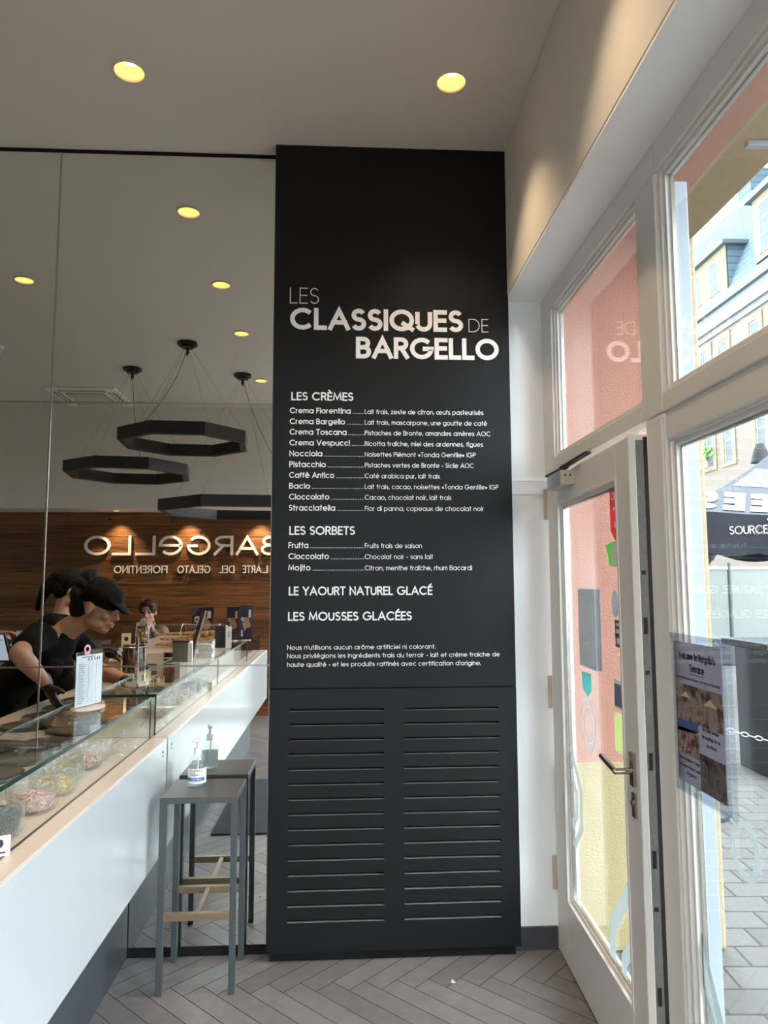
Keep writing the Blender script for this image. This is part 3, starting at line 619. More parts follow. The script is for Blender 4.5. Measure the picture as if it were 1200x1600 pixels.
# open glazed door, hinged beside the menu wall
DL = 1.054; DT = .05
dang = math.atan2(.037, 1.05)
dr = thing('door_1', 'white glazed entrance door standing slightly open', 'door', (.924, 3.205, 0), kind='structure')
dr.rotation_euler = (0, 0, -(PI / 2 + dang))     # local +x runs from the hinge to the free edge, local +y points outdoors
dr.rotation_euler = (0, 0, -PI / 2 - dang)
zt = 2.036
fb = MB(); fb.box(0, .172, 0, DT, .008, zt).box(DL - .148, DL, 0, DT, .008, zt).box(.172, DL - .148, 0, DT, zt - .118, zt).box(.172, DL - .148, 0, DT, .008, .268)
obj('door_leaf', fb, 'frame_white', dr, bevel=.006, local=True)
b = MB()
for e, dy in ((0, -.004), (.013, .010)):
    b.box(.165 + e, .178 + e, dy, .045, .262 + e, zt - .112 - e).box(DL - .155 - e, DL - .142 - e, dy, .045, .262 + e, zt - .112 - e).box(.178 + e, DL - .155 - e, dy, .045, zt - .125 - e, zt - .112 - e).box(.178 + e, DL - .155 - e, dy, .045, .262 + e, .275 + e)
obj('glazing_bead', b, 'frame_white', dr, bevel=.003, local=True)
b = MB(); b.box(.192, .199, .016, .03, .288, 1.9).box(DL - .176, DL - .169, .016, .03, .288, 1.9).box(.199, DL - .176, .016, .03, .288, .295).box(.199, DL - .176, .016, .03, 1.888, 1.895)
obj('spacer_bar', b, 'alu', dr, local=True)
dg = obj('pane', MB().box(.185, DL - .162, .020, .025, .28, 1.905), 'glass_win', dr, local=True)
obj('lock_strip', MB().box(DL, DL + .003, .012, DT - .010, .03, zt - .02), 'lock_strip', dr, local=True)
obj('edge_lip', MB().box(DL - .004, DL + .008, -.012, .012, .008, zt), 'frame_white', dr, bevel=.004, local=True)
obj('rubber_seal', MB().box(DL, DL + .005, DT - .012, DT + .002, .01, zt - .01).box(.02, DL, DT - .012, DT + .002, 0, .012), 'edge_seal', dr, local=True)
kb = MB()
for kz in (.36, .62, .74, 1.02, 1.3, 1.42, 1.6): kb.box(DL + .002, DL + .0045, .018, .030, kz, kz + (.05 if kz in (.36, .74, 1.02, 1.42) else .012))
obj('keep_slot', kb, 'edge_seal', dr, local=True)
hx = DL - .07
hd = obj('door_handle', MB().box(hx - .016, hx + .016, -.010, 0, .955, 1.055).cyl((hx, -.008, 1.0), (hx, -.06, 1.0), .0095).cap((hx, -.06, 1.0), .010, (hx - .14, -.056, 1.012), .009), 'chrome', dr, smooth=True, local=True)
obj('lock_cylinder', MB().box(hx - .014, hx + .014, -.007, 0, .862, .935).cyl((hx, 0, .905), (hx, -.013, .905), .009), 'chrome', dr, smooth=True, local=True)
hb = MB()
for hz in (.25, 1.02, 1.86): hb.cyl((-.008, -.008, hz), (-.008, -.008, hz + .14), .009)
obj('hinge', hb, 'bracket', dr, smooth=True, local=True)
dc = obj('door_closer', MB().box(.215, .425, -.055, 0, 1.962, 2.022), 'closer', dr, bevel=.004, local=True)
obj('end_plate', MB().box(.425, .43, -.053, .0, 1.965, 2.019), 'bracket', dc, local=True)
obj('screw', MB().cyl((.43, -.035, 2.0), (.432, -.035, 2.0), .004).cyl((.43, -.016, 2.0), (.432, -.016, 2.0), .004), 'edge_seal', dc, local=True)
obj('closer_arm', MB().obox((.30, -.035, 2.032), (.10, .012, .004), (-.002, .012, 0), (0, 0, .004)).obox((.47, -.008, 2.052), (.11, .02, .012), (-.002, .012, 0), (0, 0, .004)).cyl((.38, -.03, 2.02), (.38, -.03, 2.045), .012), 'dark_metal', dr, local=True)
# films and stickers on the door glass
def ond(y): return lambda u, v, d: (u, y - d, v)
def octa(cx, cz, rx, rz, a=22.5): return [(cx + rx * math.cos(math.radians(a + 45 * i)), cz + rz * math.sin(math.radians(a + 45 * i))) for i in range(8)]
def rnd(cx, cz, rx, rz, n=8): return [(cx + rx * math.cos(2 * PI * (i + .5) / n), cz + rz * math.sin(2 * PI * (i + .5) / n)) for i in range(n)]
G1 = .0195
obj('octagon_film', MB().ring(octa(.457, 1.037, .098, .104), octa(.457, 1.037, .08, .085), ond(G1), .0006).ring(octa(.457, 1.037, .062, .066), octa(.457, 1.037, .045, .048), ond(G1), .0006), 'frost_grey', dg, local=True)
obj('frosted_film', MB().ring(octa(.165, .69, .20, .20), octa(.165, .69, .165, .165), ond(G1), .0006).ring(octa(.165, .69, .13, .13), octa(.165, .69, .09, .09), ond(G1), .0006), 'frost', dg, local=True)
obj('frosted_film', MB().prism([(.625, .282), (.64, .416), (.794, .574), (.89, .67), (.89, .59), (.786, .491), (.70, .40), (.688, .282)], ond(G1), .0006).prism([(.745, .282), (.755, .36), (.89, .485), (.89, .42), (.80, .335), (.79, .282)], ond(G1), .0006), 'frost', dg, local=True)
st = obj('sticker', MB().prism([(.785, 1.90), (.785, 1.752), (.829, 1.716), (.89, 1.69), (.89, 1.90)], ond(G1), .0006), 'red', dg, local=True)
obj('sticker_print', lettering(MB(), 'ON', .04, .03, .2, lambda u, v, d: (.80 + u, G1 - .0006 - d, 1.855 + v), .0005).box(.815, .835, G1 - .0012, G1 - .0006, 1.82, 1.83).box(.825, .84, G1 - .0012, G1 - .0006, 1.76, 1.78), 'paper', st, local=True)
st = obj('sticker', MB().prism([(.722, 1.704), (.80, 1.714), (.89, 1.714), (.89, 1.622), (.762, 1.633), (.747, 1.675)], ond(G1), .0006), 'green', dg, local=True)
obj('sticker_print', MB().prism(rnd(.83, 1.668, .04, .042, 16), ond(G1 - .0006), .0005), 'paper', st, local=True)
obj('sticker', MB().prism(rnd(.805, 1.503, .036, .047, 20), ond(G1), .0006), 'grey_st', dg, local=True)
st = obj('sticker', MB().box(.795, .88, G1 - .0006, G1, 1.36, 1.45), 'panel_dark', dg, local=True)
obj('sticker_print', MB().box(.806, .87, G1 - .0012, G1 - .0006, 1.43, 1.44).box(.806, .87, G1 - .0012, G1 - .0006, 1.405, 1.42).box(.81, .87, G1 - .0012, G1 - .0006, 1.37, 1.39), 'paper', st, local=True)
st = obj('sticker', MB().box(.765, .88, G1 - .0006, G1, 1.155, 1.25), 'grey_st', dg, local=True)
obj('sticker_print', MB().box(.772, .875, G1 - .0012, G1 - .0006, 1.162, 1.235), 'paper_row', st, local=True)
obj('sticker', MB().box(.758, .88, G1 - .0006, G1, 1.01, 1.137), 'lime', dg, local=True)
obj('sticker', MB().prism([(.389, 1.228), (.512, 1.233), (.512, 1.17), (.463, 1.141), (.40, 1.165)], ond(G1), .0006), 'teal', dg, local=True)
# grey backed display case fixed on the outside of the door glass
dcs = obj('display_case', MB().box(.341, .545, .026, .052, 1.247, 1.551), 'panel_dark', dr, bevel=.003, local=True)
obj('case_back', MB().box(.352, .534, .0248, .026, 1.262, 1.515), 'panel_grey', dcs, local=True)
# frosted film on the lower shop window pane
def onw(x): return lambda u, v, d: (x - d, u, v)
obj('frosted_film', MB().prism([(1.974, .66), (1.974, .53), (1.70, .176), (1.80, .176)], onw(.9535), .0006).prism([(1.974, .40), (1.974, .27), (1.90, .176), (1.974, .176)], onw(.9535), .0006), 'frost', lowpane)
obj('frosted_film', MB().ring(octa(1.728, .94, .068, .074), rnd(1.728, .94, .045, .056, 8), onw(.9535), .0006), 'frost', lowpane)
# acrylic sign holder with the terrace poster, hung inside the lower pane
sh = thing('sign_holder', 'clear acrylic holder with a terrace poster hung on the shop window pane', 'sign', (.925, 1.86, 1.02))
obj('acrylic_sheet', MB().box(.918, .9215, 1.715, 2.0, 1.012, 1.436).box(.926, .929, 1.70, 2.0, 1.012, 1.436), 'clear_plastic', sh)
pb = obj('poster', MB().box(.922, .9255, 1.738, 1.989, 1.039, 1.4145), 'plum_light', sh)
def onposter(y0, z0): return lambda u, v, d: (.9218 - d, y0 - u, z0 + v)      # read from indoors, left to right is towards the viewer
PYL = 1.989
def plab(rows_, rule=False):
    mb = MB()
    for t, a, b, z, h, wt in rows_: lettering(mb, t, b - a, h, wt, onposter(PYL - a, z), .0004)
    if rule: mb.box(.9214, .9218, 1.824, 1.903, 1.331, 1.333)
    obj('poster_lettering', mb, 'ink', pb)
plab([("Welcome to Bargello's", .028, .222, 1.369, .020, .2), ('Terrace', .086, .165, 1.338, .020, .2), ('The entertainment and food court terrace of the Bank', .012, .240, 1.315, .0075, .16)], True)
plab([('No Table Service', .145, .225, 1.196, .009, .17), ("I'm waiting for us", .14, .23, 1.177, .009, .17), ('see them', .16, .21, 1.158, .009, .17)])
plab([('Please remember to follow', .008, .120, 1.098, .008, .17), ('and keep our terrace clean', .006, .122, 1.080, .008, .17), ('thanks', .048, .085, 1.062, .009, .17)])
obj('terrace_photo', MB().box(.9214, .9218, 1.738, 1.987, 1.206, 1.302), 'photo_a', pb); obj('guests_photo', MB().box(.9214, .9218, 1.868, 1.986, 1.115, 1.185), 'photo_b', pb)
obj('sky_photo', MB().prism([(1.986, 1.206), (1.868, 1.206), (1.868, 1.185), (1.90, 1.178), (1.986, 1.172)], onw(.9218), .0004), 'sky_print', pb)
obj('chairs_photo', MB().box(.9214, .9218, 1.738, 1.866, 1.041, 1.135), 'photo_c', pb)
for (uy, uz, ur) in ((1.93, 1.268, .026), (1.80, 1.262, .034)): obj('photo_parasol', MB().prism([(uy - ur, uz), (uy + ur, uz), (uy, uz + ur * .55)], onw(.9214), .0003), 'wafer', pb)
for (cy, cz) in ((1.845, 1.075), (1.775, 1.055)):
    pc = MB().ring(rnd(cy, cz + .02, .018, .022, 14), rnd(cy, cz + .02, .015, .019, 14), onw(.9214), .0003); pc.prism(rnd(cy, cz - .004, .016, .005, 14), onw(.9214), .0003)
    obj('photo_chair', pc, 'paper_row', pb)
for (y, z) in ((1.995, 1.428), (1.742, 1.43), (1.992, 1.022), (1.712, 1.02)):
    obj('suction_cup', MB().lathe([(0, 0), (.009, .002), (.013, .010), (.013, .012), (0, .012)], mtx=Matrix.Translation((.914, y, z)) @ Matrix.Rotation(PI / 2, 4, 'Y'), n=18), 'clear_plastic', sh, smooth=True)

# ================================================================== OUTDOORS
rv = struct('facade_reveal', MB().box(.99, 1.415, 3.2, 4.6, .785, 3.2), 'pink', base=False)
struct('facade_reveal_dado', MB().box(.99, 1.415, 3.19, 4.6, 0, .785), 'yellow', parent=rv)
struct('stone_jamb', MB().box(1.415, 1.65, 3.17, 4.6, 0, 3.2), 'sand', base=False, bevel=.01)
struct('facade_upper', MB().box(.98, 1.415, -3.0, 4.6, 3.2, 7.5), 'pink', base=False)
struct('facade_lintel_wall', MB().box(.985, 1.02, -3.0, 3.2, 2.885, 3.2), 'pink', base=False)
struct('stone_lintel', MB().box(1.415, 1.65, -3.0, 4.6, 3.2, 3.55), 'sand', base=False, bevel=.01)
struct('facade_front', MB().box(1.415, 1.62, -3.0, 4.6, 3.55, 7.5), 'pink', base=False)
struct('facade_pier', MB().box(1.0, 1.65, -.62, .54, 0, 3.2), 'sand', base=False)
struct('shutter_rail', MB().box(.985, 1.045, 2.035, 2.115, .0, 2.80).box(.985, 1.0, 2.02, 2.035, 0, 2.80), 'white_ext', base=False, bevel=.004)
obj_b = tag(obj('wall_bracket', MB().box(1.48, 1.75, 2.42, 2.445, 3.178, 3.2), 'white_ext', bevel=.003), 'short pale bracket under the pink lintel outside the shop window', 'bracket')
gr = struct('ground', MB().quad((.985, -30, -.005), (60, -30, -.005), (60, 90, -.005), (.985, 90, -.005)).quad((-30, -30, -.005), (.985, -30, -.005), (.985, -2.46, -.005), (-30, -2.46, -.005)), 'paving', base=False)
struct('neighbour_facade', MB().box(-6, 1.6, 4.6, 14, 0, 9), 'facade', base=False)
# opposite building
ob = thing('townhouse', 'cream townhouse with a blue slate mansard roof across the square', 'building', (18, 30, 0))
obj('facade_wall', MB().box(18, 19, 14, 46, 0, 13.5), 'facade', ob)
obj('cornice', MB().box(17.9, 19, 14, 46, 13.45, 13.75).box(17.75, 19, 14, 46, 13.75, 14.5), 'facade_trim', ob)
obj('gutter', MB().box(17.55, 19, 14, 46, 14.5, 14.9).box(17.6, 19, 14, 46, 14.9, 15.0), 'gutter', ob)
obj('mansard_roof', MB().prism([(17.7, 14.9), (20.2, 20.9), (26, 24), (26, 14.9)], lambda u, v, d: (u, 14 + d, v), 32), 'slate', ob)
obj('chimney_block', MB().box(19.6, 22.5, 27.6, 29.9, 17, 25.0), 'slate', ob); obj('chimney_cap', MB().box(19.5, 22.6, 27.5, 30.0, 25.0, 25.25), 'gutter', ob)
obj('roof_light', MB().box(20.2, 21.4, 33.0, 34.2, 20.9, 22.2), 'slate', ob)
def win(y, z0, z1, w, x=18., par=ob, bars=2):
    fr = obj('window_surround', MB().box(x - .06, x + .02, y - w / 2 - .28, y - w / 2, z0 - .15, z1 + .28).box(x - .06, x + .02, y + w / 2, y + w / 2 + .28, z0 - .15, z1 + .28).box(x - .06, x + .02, y - w / 2, y + w / 2, z1, z1 + .28).box(x - .06, x + .02, y - w / 2, y + w / 2, z0 - .15, z0), 'stone_trim', par)
    sb = MB(); t = .06
    sb.box(x - .01, x + .06, y - w / 2, y - w / 2 + t, z0, z1).box(x - .01, x + .06, y + w / 2 - t, y + w / 2, z0, z1).box(x - .01, x + .06, y - w / 2 + t, y + w / 2 - t, z0, z0 + t).box(x - .01, x + .06, y - w / 2 + t, y + w / 2 - t, z1 - t, z1)
    for i in range(1, bars + 1): sb.box(x - .01, x + .05, y - w / 2, y + w / 2, z0 + (z1 - z0) * i / (bars + 1) - .03, z0 + (z1 - z0) * i / (bars + 1) + .03)
    obj('sash', sb, 'win_white', fr); obj('window_glass', MB().box(x - .004, x + .03, y - w / 2, y + w / 2, z0, z1), 'win_dark', fr)
for y in (34.0, 32.25, 29.6, 27.85, 25.2): win(y, 7.1, 9.25, .72, bars=1)
for y in (34.0, 32.3, 29.7, 27.9): win(y, 11.3, 13.0, .72, bars=1)
win(32.25, 3.2, 5.4, .8); win(29.6, 3.2, 5.4, .8)
def dormer(y0, y1, z0, z1, wins):
    db = obj('dormer', MB().box(17.75, 20.4, y0, y1, z0, z1), 'slate', ob)
    obj('dormer_front', MB().box(17.70, 17.78, y0, y1, z0, z1), 'stone_trim', db)
    obj('dormer_eave', MB().box(17.45, 20.4, y0 - .25, y1 + .25, z1, z1 + .18), 'gutter', db)
    m = (y0 + y1) / 2
    rb = MB(); v = [rb.bm.verts.new(p) for p in ((17.45, y0 - .25, z1 + .18), (17.45, y1 + .25, z1 + .18), (20.6, y1 + .25, z1 + .18), (20.6, y0 - .25, z1 + .18), (18.9, m, z1 + 1.35), (20.6, m, z1 + 1.35))]
    for q in ((0, 1, 4), (1, 2, 5, 4), (3, 0, 4, 5), (2, 3, 5), (3, 2, 1, 0)): rb.bm.faces.new([v[i] for i in q])
    obj('dormer_roof', rb, 'slate', db)
    for y in wins:
        sb, gb = MB(), MB(); a, b, w = z0 + .25, z1 - .35, .42
        gb.box(17.672, 17.69, y - w, y + w, a, b)
        sb.box(17.66, 17.70, y - w - .05, y - w + .06, a, b).box(17.66, 17.70, y + w - .06, y + w + .05, a, b).box(17.66, 17.70, y - w, y + w, b - .06, b).box(17.66, 17.70, y - w, y + w, a, a + .06)
        for i in (1, 2): sb.box(17.66, 17.70, y - w, y + w, a + (b - a) * i / 3 - .025, a + (b - a) * i / 3 + .025)
        sh_w = obj('sash', sb, 'win_white', db); obj('window_glass', gb, 'win_dark', db)
dormer(31.2, 35.6, 15.0, 17.2, (34.0, 32.3)); dormer(25.3, 28.9, 15.2, 18.0, (28.0, 26.3))
pl = thing('window_plant', 'leafy green pot plant on a sill of the cream townhouse', 'plant', (17.75, 34.0, 7.1))
obj('pot', MB().lathe([(0, 0), (.12, 0), (.17, .3), (0, .3)]), 'sand', pl, local=True)
lf = MB()
for i in range(26):
    a, e = random.random() * 2 * PI, .2 + random.random() * 1.1; p = Vector((.35 * math.cos(a) * math.cos(e), .4 * math.sin(a) * math.cos(e), .35 + .9 * math.sin(e) * random.uniform(.5, 1)))
    lf.ball(p, (.16, .05, .06), rot=Vector((math.cos(a), math.sin(a), .5)).to_track_quat('X', 'Z').to_matrix(), n=6)
obj('leaves', lf, 'leaf', pl, local=True); obj('stem', MB().cyl((0, 0, .28), (0, 0, .95), .03), 'leaf', pl, local=True)

# parasol with printed valance
ps = thing('parasol', 'large dark navy cafe parasol with white lettering outside the window', 'parasol', (6.55, 9.2, 0), rz=-.6)
R_, ze, zp = 1.65, 2.48, 4.0
cp = MB(); n = 10
cor = [(-R_, -R_), (R_, -R_), (R_, R_), (-R_, R_)]
for k in range(4):
    (ax, ay), (bx, by) = cor[k], cor[(k + 1) % 4]
    top = cp.bm.verts.new((0, 0, zp)); prev = [top]
    for i in range(1, n + 1):
        f = i / n; row = []
        for j in range(i + 1):
            t = j / i; x = (ax + (bx - ax) * t) * f; y = (ay + (by - ay) * t) * f
            sag = -.16 * math.sin(PI * t) * f - .12 * math.sin(PI * f)
            row.append(cp.bm.verts.new((x, y, zp + (ze - zp) * f + sag)))
        for j in range(i):
            cp.bm.faces.new((prev[j] if j < len(prev) else prev[-1], row[j], row[j + 1]))
            if j < i - 1: cp.bm.faces.new((prev[j], row[j + 1], prev[j + 1]))
        prev = row
can = obj('canopy', cp, 'parasol', ps, smooth=True, local=True, weld=True)
vb = MB()
for k in range(4):
    (ax, ay), (bx, by) = cor[k], cor[(k + 1) % 4]; q0 = q1 = None
    for i in range(25):
        t = i / 24; x, y = ax + (bx - ax) * t, ay + (by - ay) * t; zt_ = ze - .16 * math.sin(PI * t); zb_ = zt_ - .46 - .07 * abs(math.sin(4 * PI * t))
        w = .02 * math.sin(18 * t); nx, ny = (by - ay) / (2 * R_), -(bx - ax) / (2 * R_)
        a, b = vb.bm.verts.new((x, y, zt_)), vb.bm.verts.new((x + nx * w, y + ny * w, zb_))
        if q0: vb.bm.faces.new((q0, a, b, q1))
        q0, q1 = a, b
val = obj('valance', vb, 'parasol', ps, smooth=True, local=True)
def onval(x0, z0): return lambda u, v, d: (x0 + u, -R_ - .03 - d, z0 + v)
obj('valance_lettering', lettering(MB(), 'SOURCES', .47, .10, .10, onval(-1.13, 2.14), .004), 'vinyl', val, local=True); obj('valance_lettering', lettering(MB(), 'ROSPORT', .47, .10, .10, onval(-.58, 2.14), .004), 'vinyl', val, local=True)
obj('valance_print', lettering(MB(), 'VIVRE', .5, .08, .16, lambda u, v, d: (.35 - u, -R_ - .03 - d, 1.93 + v), .004), 'vinyl', val, local=True)
eb = MB()
eb.ball((-0.566, -R_ - .03, 2.34), (.10, .008, .05)); eb.ball((-0.494, -R_ - .03, 2.385), (.05, .008, .04)); eb.ball((-0.630, -R_ - .03, 2.375), (.025, .008, .04)); eb.ball((-0.454, -R_ - .03, 2.31), (.07, .008, .035)); eb.cap((-0.710, -R_ - .03, 2.305), .012, (-0.590, -R_ - .03, 2.325), .02)
obj('valance_emblem', eb, 'vinyl', val, local=True)
def oncan(u, v, d):      # front slope of the canopy
    f = 1 - v * .52; t = .5 + u / (2 * R_ * max(f, .2)); zz = zp + (ze - zp) * f - .16 * math.sin(PI * min(1, max(0, t))) * f - .12 * math.sin(PI * f)
    return (u, -R_ * f, zz + .012 + d)
cb = MB()
for k, ch in enumerate('SEEOA'):      # lettering seen reversed on the cloth
    x0 = -1.50 + k * .30
    lettering(cb, ch, .24, .42, .26, lambda u, v, d, x0=x0: oncan(x0 + .24 - u, .04 + v * .8, d), .004)
obj('canopy_lettering', cb, 'parasol_print', can, local=True)
hb = MB()
for k in range(15):
    v = .52 + k * .022; q = None
    hw_ = R_ * (1 - v * .52) * .92
    for a in range(12):
        u0, u1 = -hw_ + 2 * hw_ * a / 12, -hw_ + 2 * hw_ * (a + 1) / 12
        hb.quad(oncan(u0, v, 0), oncan(u1, v, 0), oncan(u1, v + .008, 0), oncan(u0, v + .008, 0))
obj('canopy_stripe', hb, 'parasol_print', can, local=True)
obj('pole', MB().cyl((0, 0, 0), (0, 0, zp + .1), .035), 'dark_metal', ps, local=True); obj('finial', MB().cap((0, 0, zp), .06, (0, 0, zp + .16), .03), 'edge_seal', ps, smooth=True, local=True)
obj('base', MB().box(-.4, .4, -.4, .4, 0, .10), 'dark_metal', ps, bevel=.02, local=True)
kn = tag(obj('finial_knob', MB().lathe([(0, 0), (.17, 0), (.13, .18), (.07, .34), (0, .36)], c=(7.55, 12.5, 3.72)), 'edge_seal', smooth=True), 'black cloth cap on top of a parasol behind the navy one', 'parasol cap')
# windbreak
ws = thing('windbreak', 'milky plastic windbreak screen on a dark planter base outside', 'windbreak', (8.5, 13.5, 0))
obj('planter_base', MB().box(6.2, 13.5, 13.3, 13.8, 0, .46), 'dark_metal', ws, bevel=.02)
for k, (x0, x1) in enumerate(((6.3, 7.36), (7.45, 9.9), (9.99, 13.4))): obj('screen_sheet', MB().box(x0, x1, 13.5, 13.515, .52, 1.80), 'screen_pvc', ws)
obj('top_rail', MB().box(6.2, 13.5, 13.48, 13.54, 1.80, 1.85), 'alu', ws)
for x in (6.25, 7.405, 9.945, 13.45): obj('post', MB().cyl((x, 13.5, .4), (x, 13.5, 1.93), .036), 'gutter', ws)
obj('grey_roundel', MB().prism(rnd(6.90, 1.50, .10, .14, 24), lambda u, v, d: (u, 13.498 - d, v), .003), 'grey_print', ws)
rr = obj('white_roundel', MB().prism(rnd(6.76, 1.30, .12, .20, 24), lambda u, v, d: (u, 13.498 - d, v), .002), 'vinyl', ws)
obj('roundel_print', lettering(MB(), 'terrasse', .16, .04, .2, lambda u, v, d: (6.68 + u, 13.495 - d, 1.26 + v), .001), 'grey_print', rr)
obj('roundel_emblem', MB().prism([(6.73, 1.34), (6.75, 1.34), (6.74, 1.41)], lambda u, v, d: (u, 13.495 - d, v), .001), 'grey_print', rr)
# bar table and chain barrier
bt = thing('bar_table', 'tall dark bar table with slab legs on the paving outside', 'table', (4.1, 6.0, 0))
obj('table_top', MB().box(3.35, 5.2, 5.6, 6.3, 1.02, 1.08), 'dark_metal', bt, bevel=.01); obj('leg', MB().box(3.42, 3.50, 5.7, 6.2, 0, 1.02), 'dark_metal', bt); obj('leg', MB().box(3.75, 4.05, 5.75, 6.1, .05, 1.02), 'dark_metal', bt); obj('base_plate', MB().box(3.65, 4.4, 5.65, 6.25, 0, .05), 'dark_metal', bt)
ch = thing('chain_barrier', 'thin white chain strung low across the paving outside', 'chain', (3.4, 4.9, 0))
cbm = MB(); N_ = 46
for i in range(N_):
    t = i / (N_ - 1); x = 2.45 + 2.2 * t; zz = .62 - .22 * math.sin(PI * t); c = Vector((x, 4.9, zz)); q = Vector((1, 0, -.35 * math.cos(PI * t))).to_track_quat('X', 'Z')
    lp = [c + q @ Vector((.028 * math.cos(a), (.014 * math.sin(a) if i % 2 else 0), (0 if i % 2 else .014 * math.sin(a)))) for a in [2 * PI * k / 8 for k in range(9)]]
    cbm.tube(lp, .004, 5)
obj('chain_links', cbm, 'win_white', ch)
for x in (2.45, 4.65): obj('chain_post', MB().cyl((x, 4.9, 0), (x, 4.9, .66), .02).cyl((x, 4.9, 0), (x, 4.9, .02), .14), 'dark_metal', ch)

# ================================================================== DISPLAY COUNTER
YE = -.80
dc_ = thing('display_counter', 'long glossy white ice cream counter with beige stone top and glass guard', 'counter', (-1.25, 1.2, 0))
obj('front_panel', MB().box(-.80, -.77, YE, 3.247, .436, .902), 'counter_white', dc_, bevel=.003)
obj('plinth', MB().box(-1.62, -.916, YE + .1, 3.247, 0, .436), 'plinth', dc_)
obj('cabinet_body', MB().box(-1.70, -.80, YE, 3.247, .436, .874), 'counter_white', dc_)
obj('countertop', MB().box(-1.72, -.772, YE, 3.253, .874, .908), 'counter_top', dc_, bevel=.002)
gt = obj('glass_shelf', MB().box(-1.132, -.834, YE + .05, 3.222, 1.077, 1.085), 'glass_clear', dc_)
obj('shelf_edge', MB().box(-.8345, -.832, YE + .05, 3.222, 1.075, 1.0865).box(-1.1335, -1.131, YE + .05, 3.222, 1.078, 1.085).box(-1.132, -.833, 3.221, 3.2235, 1.075, 1.0865).box(-1.132, -.833, YE + .047, YE + .05, 1.076, 1.086), 'glass_edge', gt)
gf = obj('front_glass', MB().box(-.842, -.836, YE + .05, 3.212, .909, 1.076), 'glass_clear', dc_)
obj('glass_joint', MB().box(-.8425, -.8355, 1.62, 1.623, .909, 1.076).box(-.8425, -.8355, .2, .203, .909, 1.076).box(-.842, -.836, YE + .05, 3.21, .908, .9105), 'steel_dark', gf)
ge = obj('end_glass', MB().box(-1.13, -.837, 3.213, 3.22, .909, 1.076), 'glass_clear', dc_)
obj('end_edge', MB().box(-.8385, -.833, 3.2125, 3.2225, .909, 1.086), 'glass_edge', ge)
obj('far_end_glass', MB().box(-1.13, -.837, YE + .045, YE + .055, .909, 1.076), 'edge_seal', dc_)
obj('raised_back_shelf', MB().box(-1.72, -1.16, YE, 1.30, .909, 1.084), 'counter_top', dc_, bevel=.003)
obj('lock_mark', MB().cyl((-.771, 3.18, .862), (-.7685, 3.18, .862), .006).cyl((-.771, 3.18, .845), (-.7685, 3.18, .845), .004), 'edge_seal', dc_)
# round container lids sunk in the counter top
ld = thing('container_lid', 'round dark lid nearest the mirror in the row beside the glass', 'lid', (0, 0, 0), group='round lids over the ice cream wells')
obj('lid_disc', MB().lathe([(0, 0), (.112, 0), (.116, .006), (.114, .014), (.104, .017)], n=40), 'lid_black', ld, smooth=True, local=True)
obj('lid_top', MB().lathe([(.104, .0165), (.06, .020), (0, .021)], n=36), 'lid_clear', ld, smooth=True, local=True)
obj('knob', MB().lathe([(.006, .02), (.008, .032), (.022, .034), (.024, .040), (.018, .045), (0, .046)], n=20), 'crystal', ld, smooth=True, local=True)
ll = ['in the row beside the glass, first from the mirror', 'in the row beside the glass, second from the mirror', 'in the row beside the glass, third from the mirror', 'in the row beside the glass, fourth from the mirror', 'in the row beside the glass, fifth from the mirror', 'in the row beside the glass, sixth from the mirror',
      'in the staff-side row, first from the mirror', 'in the staff-side row, second from the mirror', 'in the staff-side row, third from the mirror', 'in the staff-side row, fourth from the mirror', 'in the staff-side row, fifth from the mirror']
pos = [(-1.228, 3.115 - .245 * i) for i in range(6)] + [(-1.485, 3.005 - .245 * i) for i in range(5)]
for i, (x, y) in enumerate(pos):
    if i == 0: ld.location = (x, y, .908); ld['label'] = 'round dark well lid ' + ll[0]
    else: dup(ld, (x, y, .908), label='round dark well lid ' + ll[i])
o = dup(ld, (-1.47, 2.60 + .12, .93), label='round dark lid propped at a tilt on its neighbours behind the price list'); o.rotation_euler = (-.16, .10, 0); o.location = (-1.30, 2.99, .934)
# cut crystal topping jars
def jar(x, y, crumb, label, r=.071, h=.090, fill=.5):
    t = thing('crystal_jar', label, 'jar', (x, y, .909), group='cut crystal jars of toppings')
    obj('bowl', MB().lathe([(0, .0), (r * .84, .0), (r * .9, .004), (r, .02), (r, h), (r - .004, h + .002), (r - .007, h), (r - .008, .02), (r * .8, .008), (0, .007)], n=80, rib=.022, ribn=20), 'crystal', t, smooth=True, local=True)
    cb = MB(); R2 = r - .010; rows = []
    cb.lathe([(0, .008), (R2 * .9, .009), (R2, .02), (R2, h * fill - .006), (R2 * .7, h * fill + .004), (R2 * .35, h * fill + .008), (0, h * fill + .012)], n=24)
    obj('topping', cb, crumb, t, smooth=True, local=True)
    return t
jar(-.93, 2.035, 'crumb_black', 'crystal jar of dark chocolate topping, nearest on the counter beside the price card', fill=.7)
jar(-.925, 2.255, 'crumb_pink', 'crystal jar of pink sugar topping behind the dark chocolate jar')
jar(-.93, 2.425, 'crumb_yellow', 'crystal jar of pale yellow topping between the pink and the green jars')
jar(-.965, 2.585, 'crumb_green', 'crystal jar of green pistachio topping, fourth from the front')
jar(-.955, 2.745, 'crumb_mixed', 'crystal jar of brown biscuit topping, furthest from the front of the counter')
jar(-.925, 1.80, 'crumb_green', 'crystal jar of green topping beyond the dark chocolate jar, seen in the mirror')
def cloche(x, y, label):
    t = thing('glass_cloche', label, 'glass lid', (x, y, .909), group='pointed glass lids on the counter')
    obj('dome', MB().lathe([(.058, 0), (.06, .004), (.046, .018), (.02, .034), (.006, .042)], n=32), 'crystal', t, smooth=True, local=True)
    obj('knob', MB().lathe([(.005, .042), (.007, .048), (.013, .058), (.009, .072), (0, .084)], n=18), 'crystal', t, smooth=True, local=True)
